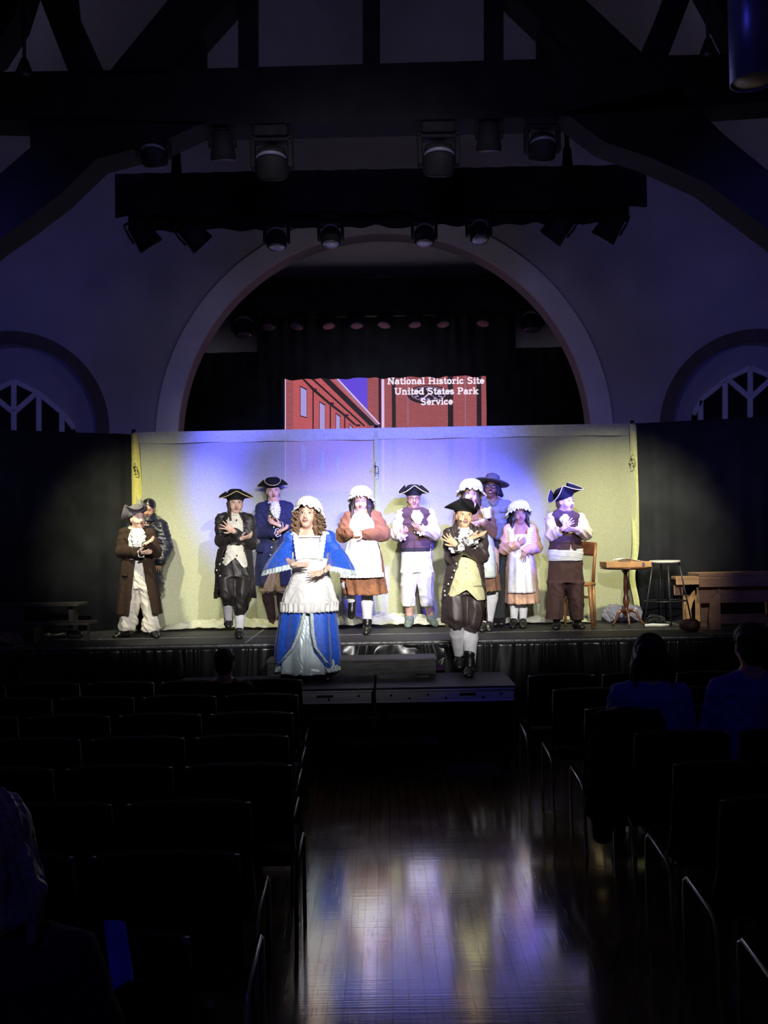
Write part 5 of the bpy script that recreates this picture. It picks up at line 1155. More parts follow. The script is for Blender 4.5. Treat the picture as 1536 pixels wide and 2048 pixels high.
def fig_g():
    s = Fig(C3, (345, 1448), SZ, 'child with glasses, plum waistcoat, cream knee trousers and black tricorn, grey trainers', SK3, .98)
    s.head(275, 395, -.02, 4, 6, 0, .92)
    s.body(dict(nk=(280,485,0), sL=(175,530,0), sR=(410,530,0), eL=(140,690,-.02), eR=(440,680,-.03), wL=(178,700,-.19), wR=(340,655,-.22), pv=(295,830,0), kL=(235,1130,0), kR=(370,1130,0), aL=(242,1395,0), aR=(420,1390,.02), tL=(228,1450,-.12), tR=(455,1440,-.10)),
        hL=((.55, -.3, .6), (0, .3, .6), 1, .8, .1), hR=((-.7, -.1, .6), (.0, .5, .5), 1, .35, .1))
    s.face(.0, 0, brow=browd, closed=True, glasses=True)
    s.hair(mat('black hair', (.012, .010, .010), .5), vol=.96); s.tricorn(bfelt, th0=180, trim=gold, z=.05, up=.10, rc=.19)
    pk = cloth('pale pink cream cotton', (.80, .66, .58), .85)
    f = s.fld([s.q[k] for k in ('sL','sR','eL','eR','wL','wR','pv')], .17, .0065)
    s.rows(f, [(530, 220, 370, .06, 0), (570, 180, 410, .085, 0), (800, 190, 415, .10, 0)]); s.sleeve(f, 'L', .060, .075, .050, end=.9, trap=0); s.sleeve(f, 'R', .060, .078, .05, end=.82, trap=0)
    s.put('shirt', f, pk, wr=WS)
    f = s.fld([s.q[k] for k in ('sL','sR','pv')], .15, .0058); s.rows(f, [(490, 225, 350, .075, 0), (530, 165, 415, .10, 0), (600, 172, 408, .115, 0), (720, 178, 415, .122, 0), (805, 165, 430, .128, 0)], k=.03); s.yoke(f, .70, .062)
    f.poly([s.p(*q)[[0, 2]] for q in ((200, 470), (350, 470), (418, 500), (412, 560), (412, 640), (428, 806), (162, 806), (176, 640), (176, 560), (165, 505))])
    pl = cloth('plum wool', (.10, .055, .062), .85); s.put('waistcoat', f, pl, wr=[(.002, 50, 30, 40, 2)])
    s.put('waistband', [s.loft([(795, 166, 430, .122, 0), (830, 170, 425, .12, 0)], 0, nu=60, nv=4)], cloth('charcoal band', (.04, .035, .04)))
    MB().tube([s.p(283, 740, -.135), s.p(283, 806, -.14)], .002, 5).obj('waistcoat_seam', btnd, s.e); s.buttons([(283, 675, -.135)])
    s.collar(s.p(282, 500, 0), s.p(280, 478, 0), .06, .056, white); s.jabot([(295, 495, 30, -.07), (305, 530, 46, -.135), (305, 560, 46, -.145), (312, 605, 22, -.14)])
    s.ruffle(s.q['wL']*.8+s.q['eL']*.2, s.q['wL'], .045, .055, 7, .010, pk); s.ruffle(s.q['wR']*.8+s.q['eR']*.2, s.q['wR'], .036, .055, 8, .010)
    breeches(s, [(1000, 168, 292, .11, 0), (1100, 166, 292, .11, 0), (1240, 172, 288, .10, 0), (1278, 182, 284, .08, 0)], [(1000, 298, 436, .11, 0), (1100, 308, 440, .11, 0), (1240, 330, 442, .10, 0), (1278, 338, 432, .08, 0)], [(812, 172, 426, .112, 0), (1000, 167, 436, .12, 0)], cloth('cream canvas', (.78, .76, .64)), .006, 'knee_trousers')
    for S in 'LR': s.shoe(S, mat('grey trainer fabric', (.13, .16, .15), .8, var=.5, vs=60), .01, 1.08, 'trainer')
fig_g()
def fig_h():
    s = Fig(C3, (830, 1490), SZ, 'long-haired person in frilly mob cap, partly hidden behind the player with crossed arms', SK1, 1.02)
    s.head(745, 365, .0, -4, 2, 4, .92)
    s.body(dict(nk=(755,470,0), sL=(650,535,.02), sR=(880,530,0), eL=(640,700,.02), eR=(905,665,-.03), wL=(760,640,-.14), wR=(835,585,-.20), pv=(860,830,.04), kL=(840,1130,.05), kR=(930,1130,.05), aL=(840,1430,.04), aR=(890,1420,.06), tL=(835,1485,-.06), tR=(895,1470,-.02)),
        hL=((.6, -.2, .5), (0, -.3, .8), 1, .2, .3), hR=((-.8, -.1, -.35), (0, .5, .5), 1, .25, .3))
    s.face(.004, -.2)
    s.hair(mat('mid brown long hair', (.085, .055, .035), .5, var=.4, vs=90), long=.24, wide=.88); s.mobcap(cream, size=1.10, frill=.045)
    ru = cloth('brown cotton dress', (.24, .13, .08), .8)
    f = s.fld([s.q[k] for k in ('sL','sR','eL','eR','wL','wR','pv')], .18, .0065)
    s.rows(f, [(505, 690, 830, .07, 0), (560, 640, 895, .10, .01), (700, 650, 900, .115, .03), (800, 700, 940, .12, .04)]); s.sleeve(f, 'L', .06, .06, .046); s.sleeve(f, 'R', .066, .066, .05, end=.85)
    s.put('dress', [f.mesh(), s.loft([(760, 690, 930, .13, .04), (950, 690, 965, .16, .04), (1155, 690, 985, .19, .04)], 10, .012, nu=160)], ru, wr=WS)
    s.put('apron', [s.loft([(690, 685, 915, .14, .02), (850, 685, 950, .175, .02), (1020, 680, 962, .20, .02), (1042, 680, 960, .205, .02)], 8, .005, rng=(-60, 86), nu=120)], cloth('pale white cotton', (.72, .78, .78)), wr=[(.002, 30, 20, 40, 2)])
    s.ruffle(s.p(885, 560, -.16), s.p(868, 478, -.17), .040, .046, 5, .008)
    for S in 'LR': s.stocking(S, whites, 1.1); s.shoe(S, shoeb)
fig_h()
def fig_i():
    s = Fig(C3, (725, 1850), PZ, 'person with crossed arms in brown satin coat, pale yellow waistcoat and plain black tricorn', skin('warm fair skin', (.84, .54, .32)), 1.0)
    s.head(690, 545, -.04, 6, -6, 4, .90)
    s.body(dict(nk=(690,625,0), sL=(570,690,0), sR=(825,690,0), eL=(585,880,-.06), eR=(830,870,-.06), wL=(755,720,-.27), wR=(620,775,-.25), pv=(700,1070,0), kL=(625,1420,-.08), kR=(745,1440,0), aL=(650,1690,.14), aR=(738,1800,0), tL=(650,1775,.05), tR=(725,1850,-.12)),
        hL=((.9, -.15, .30), (0, -.3, .8), -1, .12, .12), hR=((-.6, -.2, .5), (0, .6, .3), 1, .3, .3))
    s.face(.010, .8); s.mic(-1)
    s.hair(mat('auburn brown hair', (.09, .04, .02), .55, var=.4, vs=90), vol=.97, tail=((-.055, .06, -.05), (-.105, .05, -.16)))
    s.tricorn(bfelt, th0=25, z=.050, up=.10, rc=.19, tilt=6, crown=.115)
    bk = cloth('brown satin coat', (.062, .045, .042), .42, spec=.7)
    f = s.fld([s.q[k] for k in ('sL','sR','eL','eR','wL','wR','pv')], .17, .006)
    s.rows(f, [(665, 590, 805, .07, 0), (720, 520, 865, .10, 0), (860, 540, 850, .115, 0), (960, 545, 845, .12, 0)])
    f.poly([s.p(*q)[[0, 2]] for q in ((640, 600), (750, 600), (760, 750), (790, 1000), (630, 1000), (650, 800))], False, -.6, -.02)
    s.sleeve(f, 'L', .060, .062, .048, end=.86); s.sleeve(f, 'R', .060, .064, .05, end=.88)
    s.put('coat', [f.mesh(), s.loft([(920, 540, 850, .125, 0, 640, 785), (1050, 525, 858, .15, 0, 595, 820), (1180, 510, 872, .17, 0, 545, 850), (1410, 505, 884, .19, .02, 548, 860)], 6, .010)], bk, wr=WS)
    s.put('lapel', [sheet(lambda u, v, sg=sg: s.p(690+sg*(38+60*v**.7)+sg*(u-.2)*62*math.sin(PI*(.15+.7*v)), 600+150*v, -.06-.065*v+.012*math.sin(u*9+v*14)), 10, 24, .006) for sg in (-1, 1)], bk)
    f = s.fld([s.q[k] for k in ('sL','sR','pv')], .2, .0058); s.rows(f, [(660, 620, 760, .06, 0), (740, 590, 800, .10, 0), (880, 600, 800, .115, 0), (1060, 560, 840, .155, 0), (1240, 515, 880, .185, 0)])
    f.poly([s.p(*q)[[0, 2]] for q in ((640, 640), (750, 640), (790, 880), (862, 1190), (858, 1222), (788, 1226), (697, 1140), (590, 1198), (535, 1188), (600, 1020), (650, 880))], ylo=-.4, yhi=.0); yw = cloth('pale yellow wool', (.80, .76, .42)); s.put('waistcoat', f, yw, wr=[(.002, 60, 20, 30, 2)])
    s.buttons([(708, 915, -.135), (707, 965, -.145), (705, 1015, -.15), (703, 1062, -.155), (701, 1108, -.16)], gold, .007)
    s.put('pocket_flap', [s.loft([(1075, 552, 852, .172, 0), (1110, 542, 862, .178, 0)], rng=(18, 52), nu=14, nv=4, th=.006)], yw)
    s.buttons([(618, 835, -.17), (626, 932, -.15), (608, 988, -.155), (588, 1045, -.16), (560, 1098, -.15), (530, 1155, -.13), (532, 1190, -.13)], r=.0085); s.buttons([(795, 790, -.25), (780, 805, -.25)], r=.008)
    s.collar(s.p(692, 650, -.01), s.p(690, 595, .0), .068, .056, white); s.jabot([(690, 632, 36, -.06), (690, 690, 46, -.125), (695, 760, 45, -.15), (700, 800, 30, -.15)])
    s.ruffle(s.q['wL']*.75+s.q['eL']*.25, s.q['wL']+V3(.012, 0, .01), .044, .060, 7, .010); s.ruffle(s.q['wR']*.72+s.q['eR']*.28, s.q['wR']+V3(-.01, 0, .0), .044, .064, 7, .010)
    breeches(s, [(1180, 536, 695, .12, -.01), (1290, 540, 698, .125, -.04), (1390, 552, 702, .13, -.06), (1430, 578, 690, .10, -.04), (1452, 600, 672, .06, -.03)], [(1180, 702, 858, .12, 0), (1300, 694, 858, .13, 0), (1425, 684, 836, .13, 0), (1470, 704, 808, .10, 0), (1492, 722, 790, .06, 0)], [(1040, 575, 830, .11, 0), (1180, 538, 858, .12, 0)], bk, .008)
    s.stocking('L', whites, 1.0, g=1.12); s.stocking('R', whites, 1.0, g=1.12); s.shoe('L', shoeb, .13, 1.1, 'boot'); s.shoe('R', shoeb, .12, 1.1, 'boot')
fig_i()
def fig_j():
    s = Fig(C3, (960, 1448), SZ, 'tall person in grey shirt, dark trousers, glasses and flat-brimmed hat at the back', SK4, 1.1)
    s.head(912, 310, .0, -10, -4, 6, .98)
    s.body(dict(nk=(925,415,0), sL=(835,465,0), sR=(1050,465,0), eL=(820,680,.03), eR=(1070,680,.05), wL=(850,800,-.08), wR=(1040,830,.02), pv=(960,790,0), kL=(920,1120,0), kR=(1000,1120,0), aL=(930,1380,0), aR=(990,1375,0), tL=(945,1425,-.12), tR=(995,1420,-.1)))
    s.face(.009, .8, lip=lipd, brow=browd, glasses=True); s.mic(1)
    s.hair(mat('short black hair', (.008, .007, .008), .7, var=.3, vs=60), vol=1.06, long=.06)
    ft = cloth('ranger felt', (.13, .12, .12), .9)
    R = s.HR @ rot(0, -6, 4); c = s.hp(0, .012, .05)
    def fh(u, v):
        a = 2*PI*u; prof = [(.205, .012), (.20, .004), (.16, .0), (.10, .0), (.092, .01), (.088, .05), (.078, .085), (.05, .10), (.0, .103)]; i = v*(len(prof)-1); j = min(int(i), len(prof)-2); t = i-j
        r = prof[j][0]*(1-t)+prof[j+1][0]*t; z = prof[j][1]*(1-t)+prof[j+1][1]*t; return c+R @ (V3(r*math.sin(a)*.88, -r*math.cos(a), z)*s.h)
    h = s.put('hat', [sheet(fh, 60, 40, .004, True)], ft)
    MB().tube([c+R @ (V3(.094*.89*math.sin(a*PI/12), -.094*math.cos(a*PI/12), .014)*s.h) for a in range(25)], .008, 6, caps=False).obj('hat_band', shoed, h)
    gs = cloth('grey shirt cotton', (.16, .165, .19), .85)
    f = s.fld([s.q[k] for k in ('sL','sR','eL','eR','wL','wR','pv')], .16, .0068)
    s.rows(f, [(440, 870, 995, .07, 0), (490, 822, 1065, .105, 0), (600, 845, 1050, .12, 0), (735, 875, 1035, .115, 0)]); s.sleeve(f, 'L', .062, .055, .04); s.sleeve(f, 'R', .064, .055, .045)
    sh = s.put('shirt', f, gs, wr=WC)
    s.put('collar', [sheet(lambda u, v, sg=sg: s.p(930+sg*(8+48*u), 432-40*u+26*v*(1-.3*u), -.105+.07*u), 8, 6, .005) for sg in (-1, 1)], gs); s.put('pocket_flap', [s.loft([(492, 840, 1052, .128, 0), (512, 842, 1052, .13, 0)], rng=(14, 52), nu=14, nv=4, th=.006)], gs, parent=sh)
    s.put('belt', [s.loft([(722, 876, 1034, .121, 0), (742, 878, 1034, .12, 0)], 0, nu=60, nv=4)], shoeb)
    s.legs('trousers', [(740, 882, 1030, .108, 0), (860, 875, 1045, .12, 0)], [(860, 875, 960, .11, 0), (1120, 882, 960, .09, 0), (1390, 897, 965, .07, 0)], [(860, 955, 1045, .11, 0), (1120, 958, 1040, .09, 0), (1390, 962, 1026, .07, 0)], cloth('dark green trouser', (.030, .034, .034)))
    for S in 'LR': s.shoe(S, shoeb)
fig_j()
def fig_k():
    s = Fig(C3, (1140, 1455), SZ, 'small child in peach dress, long ruffled white apron and mob cap, dark hair', SK5, .9)
    s.head(1142, 528, -.01, 4, 2, -2, .86)
    s.body(dict(nk=(1145,612,0), sL=(1050,655,0), sR=(1245,655,0), eL=(1020,810,-.02), eR=(1280,800,-.02), wL=(1130,775,-.18), wR=(1190,822,-.20), pv=(1155,880,0), kL=(1105,1180,0), kR=(1180,1180,0), aL=(1098,1395,0), aR=(1172,1400,0), tL=(1088,1448,-.1), tR=(1172,1455,-.12)),
        hL=((.75, -.1, .5), (.2, .6, 0), 1, .5, .1), hR=((-.25, -.1, -.8), (0, .8, .0), 1, .25, .15))
    s.face(.008, .1, brow=browd); s.mic(-1)
    s.hair(mat('black hair long', (.010, .008, .008), .45), long=.13, wide=1.0); s.mobcap(white, size=1.12, frill=.040)
    pc = cloth('peach cotton', (.68, .42, .30), .85)
    f = s.fld([s.q[k] for k in ('sL','sR','eL','eR','wL','wR','pv')], .17, .0062)
    s.rows(f, [(650, 1070, 1220, .065, 0), (690, 1035, 1260, .09, 0), (800, 1050, 1245, .10, 0), (860, 1045, 1250, .105, 0)]); f.poly([s.p(*q)[[0, 2]] for q in ((1095, 600), (1205, 600), (1200, 685), (1100, 685))], False, -.6, -.02)
    s.sleeve(f, 'L', .055, .060, .042, end=.92, trap=.3); s.sleeve(f, 'R', .055, .064, .044, end=.9, trap=.3)
    s.put('dress', [f.mesh(), s.loft([(830, 1045, 1252, .11, 0), (1000, 1030, 1280, .15, 0), (1255, 1030, 1298, .18, 0)], 9, .012, nu=160)], pc, wr=WS)
    ap = cloth('pale lavender white cotton', (.76, .76, .82)); s.put('apron', [s.loft([(690, 1085, 1215, .11, -.008), (800, 1060, 1237, .125, -.015), (900, 1046, 1254, .145, -.022), (1165, 1034, 1282, .19, -.028)], 9, .008, rng=(-72, 68), nu=140, nv=34)], ap, wr=[(.002, 30, 20, 40, 2)])
    for sg in (-1, 1):
        s.put('ruffled_strap', [sheet(lambda u, v, sg=sg: s.p(1152+sg*(85-22*v)+sg*(u-.5)*46, 622+185*v, -.105-.02*v+.10*max(0, 1-v*4)**1.6+.011*math.sin(v*62)*u+.003), 7, 90, .003)], ap)
    dk = cloth('dark sock', (.05, .05, .055))
    for S in 'LR': s.stocking(S, whites, .6); s.shoe(S, shoeb)
fig_k()
def fig_l():
    s = Fig(C4, (370, 1525), SZ, 'child in brown waistcoat and wide brown trousers with white sash, beside the wooden chair', SK1, .98)
    s.head(345, 440, -.02, 38, 0, 0, .92)
    s.body(dict(nk=(335,525,0), sL=(225,590,0), sR=(465,585,0), eL=(235,725,-.02), eR=(510,710,-.02), wL=(330,668,-.19), wR=(440,680,-.19), pv=(345,930,0), kL=(260,1200,0), kR=(430,1200,0), aL=(272,1470,0), aR=(440,1470,0), tL=(262,1530,-.12), tR=(490,1530,-.10)),
        hL=((.6, -.15, .62), (.5, .5, 0), 1, .12, .3), hR=((-.8, -.15, .05), (0, .5, .4), 1, .3, .12))
    s.face(.007, 0, closed=True)
    s.hair(mat('sandy brown hair', (.19, .11, .06), .55, var=.4, vs=90), vol=1.0)
    s.tricorn(bfelt, th0=-98, trim=gold, z=.054, up=.125, rc=.205, tilt=-20, pitch=-10)
    pk = cloth('pale pink cotton', (.82, .66, .62), .85)
    f = s.fld([s.q[k] for k in ('sL','sR','eL','eR','wL','wR','pv')], .17, .0065)
    s.rows(f, [(590, 270, 420, .06, 0), (640, 230, 450, .085, 0), (850, 215, 475, .11, 0)]); s.sleeve(f, 'L', .062, .070, .056, end=.45, trap=0); s.sleeve(f, 'R', .062, .074, .05, end=.75, trap=0); s.put('shirt', f, pk, wr=WS)
    f = s.fld([s.q[k] for k in ('sL','sR','pv')], .15, .0058); s.rows(f, [(530, 285, 400, .075, 0), (580, 225, 460, .105, 0), (680, 235, 460, .12, 0), (780, 215, 478, .125, 0), (855, 200, 490, .13, 0)], k=.03); s.yoke(f, .70, .062)
    f.poly([s.p(*q)[[0, 2]] for q in ((265, 505), (400, 515), (462, 550), (448, 640), (470, 760), (488, 856), (388, 860), (372, 775), (362, 858), (198, 852), (212, 740), (250, 640), (240, 580), (218, 555))])
    bw = cloth('dark brown wool', (.075, .040, .038), .85); s.put('waistcoat', f, bw, wr=[(.002, 50, 30, 40, 2)])
    s.put('sash', [s.loft([(845, 195, 495, .128, 0), (890, 190, 498, .135, 0), (945, 202, 492, .13, 0)], 0, nu=90, nv=12)], cloth('white jersey', (.70, .70, .78)), wr=[(.004, 12, 10, 150, 1.2)])
    s.legs('trousers', [(925, 205, 488, .12, 0), (1130, 192, 500, .13, 0)], [(1130, 192, 342, .12, 0), (1300, 182, 335, .12, 0), (1440, 178, 325, .11, 0)], [(1130, 350, 500, .12, 0), (1300, 368, 500, .12, 0), (1445, 390, 498, .11, 0)], bw)
    s.jabot([(350, 548, 22, -.07), (335, 580, 38, -.135), (330, 600, 36, -.15), (345, 640, 20, -.15)])
    for S in 'LR': s.stocking(S, whites, .4); s.shoe(S, shoeb); f = s.fld([s.q['a'+S]], .1, .005); 
fig_l()
# ------------------------------------------------------------------ things standing on the stage
lwood = mat('honey varnished wood', (.30, .13, .05), .35, var=.3, vs=5, stretch=(6, 6, 1), spec=.6); dwood = mat('dark turned wood', (.11, .038, .02), .28, var=.3, vs=8, spec=.7)
rawwood = mat('raw pine board', (.42, .24, .14), .7, var=.18, vs=5, stretch=(1, 6, 6), bump=.15); boxw = mat('tan wooden tray', (.50, .27, .12), .6, var=.15, vs=6); paper = mat('white paper', (.78, .77, .74), .8, var=.05)
def at(K, u, v, z): return G(K[0]+u*K[2], K[1]+v*K[2], z)
p = at(C4, 452, 1512, SZ)
ch = empty('wooden_chair', p, 'honey brown bentwood chair standing behind the rightmost player', 'chair', rz=math.radians(-20))
MB().lathe([(.0, -.018), (.17, -.018), (.185, -.01), (.185, .008), (.17, .016), (0, .018)], (0, 0, .43), 28).obj('seat', lwood, ch)
for sx in (-1, 1):
    MB().tube([(sx*.15, .15, .0), (sx*.14, .145, .42)], [.013, .018], 8).tube([(sx*.14, .145, .42), (sx*.155, .16, .65), (sx*.17, .19, .83)], [.017, .016, .014], 8).obj('back_leg', lwood, ch)
    MB().tube([(sx*.165, -.16, .0), (sx*.14, -.13, .42)], [.012, .018], 8).obj('front_leg', lwood, ch)
MB().grid(lambda u, v: (-.175+.35*u, .19+.03*math.sin(PI*u)-.02*v, .84-.14*v+.012*math.sin(PI*u)), 16, 6).obj('backrest', dwood, ch, solid=.014)
MB().tube([(.115*math.cos(a*PI/10), .115*math.sin(a*PI/10), .30) for a in range(21)], .008, 6).obj('stretcher_ring', lwood, ch)
p = at(C4, 868, 1496, SZ)
tb_ = empty('pedestal_table', p, 'small round pedestal table with turned column and three curved legs, carrying a tray', 'table')
MB().lathe([(.0, .565), (.20, .565), (.245, .575), (.25, .583), (.24, .588), (0, .588)], n=40).obj('tabletop', dwood, tb_)
MB().lathe([(.05, .565), (.03, .54), (.018, .52), (.022, .45), (.026, .36), (.020, .31), (.03, .28), (.034, .24), (.028, .20), (.018, .175), (.028, .16), (.028, .12), (.02, .10)], n=20).obj('column', dwood, tb_)
for a in (205, 265, 335):
    c, s_ = math.cos(math.radians(a)), math.sin(math.radians(a)); MB().tube([(c*r, s_*r, z) for r, z in ((.015, .14), (.06, .155), (.10, .13), (.125, .08), (.15, .035), (.185, .012))], [.018, .018, .016, .014, .012, .010], 8).obj('leg', dwood, tb_)
tr = empty('wooden_tray', (p[0]-.005, p[1]-.02, SZ+.590), 'shallow tan wooden tray with papers lying on the round table', 'tray')
m = MB()
for lo, hi in (((-.225, -.15, 0), (.225, .15, .008)), ((-.225, -.15, .008), (.225, -.14, .055)), ((-.225, .14, .008), (.225, .15, .055)), ((-.225, -.14, .008), (-.215, .14, .055)), ((.215, -.14, .008), (.225, .14, .055))): m.box(lo, hi)
m.obj('tray_box', boxw, tr, smooth=False, bevel=.002)
MB().box((.13, -.156, .01), (.155, -.150, .045)).obj('metal_catch', chrome, tr, smooth=False)
o = MB().grid(lambda u, v: (-.10+.26*u, -.12+.2*v, .012*math.sin(u*5)+.006*math.sin(v*7+u*3)), 14, 10).obj('paper_sheet', paper, smooth=True, solid=.002); o.location = (p[0]-.02, p[1]-.02, SZ+.66); tag(o, 'white papers lying across the top of the wooden tray', 'paper')
o2 = MB().add([(-.11, 0, .0), (.06, 0, .0), (-.02, -.004, -.048)], [(0, 1, 2)]).obj('paper_corner', mat('brown paper', (.14, .09, .06), .8), o, smooth=False, solid=.001); o2.location = (.0, -.136, .004)
p = at(C4, 1205, 1490, SZ)
sl = empty('bar_stool', p, 'tall stool with pale round seat and thin black metal legs right of the round table', 'stool')
MB().lathe([(0, .62), (.14, .62), (.155, .628), (.155, .642), (.145, .648), (0, .648)], n=32).obj('seat', mat('pale stool seat', (.66, .64, .60), .5), sl)
thin = mat('thin black leg steel', (.05, .05, .055), .35, metal=.5)
for a in (200, 268, 335, 90):
    c, s_ = math.cos(math.radians(a)), math.sin(math.radians(a)); k = .26; MB().tube([(c*.14, s_*.13, .625), (c*k, s_*.2, .005)], .0085, 8).obj('leg', thin, sl)
MB().tube([(.208*math.cos(a*PI/12), .165*math.sin(a*PI/12), .24) for a in range(25)], .006, 6).obj('foot_ring', thin, sl)
K5 = (1180, 1060, .23177)
p = at(K5, 1200, 835, SZ)
def bench(name, p, w_, h, d, label, hb=.13):
    e = empty(name, p, label, 'bench')
    MB().box((-w_/2, -d/2, h-.03), (w_/2, d/2, h)).obj('seat_board', rawwood, e, smooth=False, bevel=.004)
    MB().box((-w_/2, -d/2-.012, h-hb), (w_/2, -d/2+.008, h-.032)).obj('front_board', rawwood, e, smooth=False, bevel=.003)
    MB().box((-w_/2+.01, -d/2+.10, h-.03-hb*2), (w_/2, -d/2+.12, h-hb-.01)).obj('apron_board', rawwood, e, smooth=False, bevel=.003)
    for x in (-w_/2+.15, w_/2-.15):
        MB().plate([(x-.04, 0), (x+.05, 0), (x+.05, h-.15), (x+.0, h-.22), (x-.03, h-.27), (x-.05, .12)], [], -d/2+.02, -d/2+.06).obj('leg', rawwood, e, smooth=False, bevel=.003)
        MB().box((x-.045, d/2-.06, 0), (x+.045, d/2-.02, h-.03)).obj('leg', rawwood, e, smooth=False)
    MB().box((-w_/2+.15, d/2-.05, .03), (w_/2-.1, d/2-.03, .12)).obj('stretcher', rawwood, e, smooth=False)
    return e
p = at(K5, 1330, 855, SZ); bench('wooden_bench', p+np.array([.05, .15, 0]), .94, .535, .34, 'raw pine bench with deep boards at the right end of the stage')
p = at(K5, 850, 790, SZ); bench('wooden_bench', p+np.array([.05, .05, 0]), .36, .47, .16, 'short raw pine bench end behind the left side of the longer bench', .085)
def lump(name, K, u0, u1, v0, v1, dep, m, label, cat, seed=1, base=None, wr=.012, z=SZ, yoff=0):
    c = at(K, (u0+u1)/2, v1, z); mu = c[1]/FPX*K[2]; rx = (u1-u0)/2*mu; rz_ = (v1-v0)*mu
    f = Field((-rx*1.3, -dep*1.3, -.02), (rx*1.3, dep*1.3, rz_*1.4), .006); rs = random.Random(seed)
    for i in range(9): f.el((rs.uniform(-.6, .6)*rx, rs.uniform(-.4, .4)*dep, rz_*rs.uniform(.25, .55)), (rx*rs.uniform(.3, .55), dep*.6, rz_*rs.uniform(.35, .5)), k=.03)
    f.a = np.maximum(f.a, (-(f.lo[2]+f.v*np.arange(f.n[2]))+.004)[None, None, :]).astype('f4')
    P, Q = f.mesh(); o = np_mesh(name, P, Q, m, None, [(wr, 45, 60, 40, 2.5), (wr*.5, 110, -80, 90, 2)], seed); 
    co = np.zeros(len(P)*3, 'f4'); o.data.vertices.foreach_get('co', co); co = co.reshape(-1, 3); co[:, 2] = np.maximum(co[:, 2], .001); o.data.vertices.foreach_set('co', co.ravel())
    o.location = c+np.array([0, yoff, 0]); return tag(o, label, cat)
lump('plastic_bag', K5, 150, 475, 640, 800, .13, mat('white plastic film', (.72, .72, .74), .3, var=.1, spec=.7), 'crumpled white plastic bag on the stage behind the round table legs', 'plastic bag', 3, yoff=.12)
lump('cloth_bundle', K5, 490, 650, 735, 815, .10, blackcloth, 'black cloth bundle on the stage floor under the stool', 'cloth bundle', 4, wr=.006)
lump('leather_bag', K5, 745, 965, 765, 875, .10, mat('dark red brown leather', (.035, .012, .008), .6), 'dark brown bag on the stage between stool and pine bench', 'bag', 6, wr=.004)
o = MB().tube([(-.10, 0, .012), (-.02, .01, .014), (.06, -.01, .012), (.14, 0, .012)], [.012, .016, .014, .01], 8, sq=(1, .5)).obj('rag', paper); o.location = at(K5, 560, 832, SZ); tag(o, 'pale rag lying on the stage below the stool', 'rag')
K6 = (0, 1150, .234375)
dkw = mat('dark stained board', (.045, .035, .03), .6, var=.4, vs=5, stretch=(1, 6, 6), bump=.1)
p = at(K6, 380, 560, SZ)
e = empty('step_unit', p, 'dark stained wooden step unit standing at the left end of the stage', 'steps'); mu = p[1]/FPX*.2344
MB().box((-1.0, -.02, .325), (.33, .28, .350)).obj('tread', dkw, e, smooth=False, bevel=.003); MB().box((-.18, -.30, .165), (.51, .0, .190)).obj('tread', dkw, e, smooth=False, bevel=.003)
MB().box((-.62, .0, .02), (-.20, .02, .325)).obj('front_panel', dkw, e, smooth=False); MB().box((-.22, -.28, 0), (-.02, -.26, .165)).obj('front_panel', dkw, e, smooth=False)
MB().box((.20, .10, 0), (.24, .26, .325)).obj('upright', dkw, e, smooth=False)
MB().box((-.04, -.29, 0), (.0, -.02, .165)).obj('side_panel', dkw, e, smooth=False); MB().box((.40, -.10, 0), (.44, -.02, .165)).obj('side_panel', dkw, e, smooth=False)
lump('cloth_bundle', K6, -60, 200, 490, 600, .14, mat('patterned grey brown cloth', (.16, .11, .09), .9, var=.6, vs=40), 'crumpled grey brown blanket on the front left corner of the stage', 'blanket', 9, yoff=.05)
lump('shoe_pair', K6, 560, 690, 465, 550, .06, mat('black canvas', (.012, .012, .014), .8), 'small dark bundle under the step unit at the left', 'bundle', 12, wr=.003)
for u, v in ((410, 465), (570, 545)):
    o = MB().grid(lambda a, b: (-.012+.024*a, .004*math.sin(a*9), .0+.028*b+.004*math.sin(a*7)), 6, 6).obj('paper_scrap', paper, solid=.001); o.location = at(K6, u, 552, SZ)+np.array([0, .02, .035 if u < 500 else 0]); tag(o, 'small white paper scrap ' + ('tucked on the dark step unit' if u < 500 else 'on the stage floor by the dark bundle'), 'paper')

# ------------------------------------------------------------------ audience seating
seatc = mat('black seat upholstery', (.005, .005, .006), .9, var=.3, vs=30, spec=.1)
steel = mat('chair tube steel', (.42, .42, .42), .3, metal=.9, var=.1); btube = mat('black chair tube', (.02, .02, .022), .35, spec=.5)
def make_chair(frame, label, group):
    e = empty('audience_chair', (0, 0, 0), label, 'chair', group)
    for sx in (-1, 1):
        x = sx*.245
        MB().tube([(x, .21, .0), (x, .205, .38), (x, .195, .42), (x, .16, .44), (x, -.12, .415), (x, -.165, .39), (x, -.18, .35), (x, -.23, 0)], .0095, 8).obj('side_frame', frame, e)
        MB().tube([(x*.93, -.10, .43), (x*.93, -.19, .60), (x*.93, -.235, .86)], .011, 8).obj('back_post', btube, e)
    MB().grid(lambda u, v: (-.22+.44*u, .22-.43*v, .445+.018*math.sin(PI*u)**.5*math.sin(PI*v)**.5), 10, 10).obj('seat', seatc, e, solid=.045)
    def bk(u, v): a = -.235+.47*u; return (a, -.17-.07*(1-v)-.02*math.cos(a*5)+.02, .50+.37*(1-v)-(.02*abs(2*u-1)**4 if v < .15 else 0))
    MB().grid(bk, 12, 8).obj('backrest', seatc, e, solid=.045)
    MB().tube([(-.24, .15, .40), (.24, .15, .40)], .009, 6).obj('crossbar', btube, e); MB().tube([(-.24, -.12, .39), (.24, -.12, .39)], .009, 6).obj('crossbar', btube, e)
    return e
proto_s = make_chair(steel, '', ''); proto_b = make_chair(btube, '', ''); used = set()
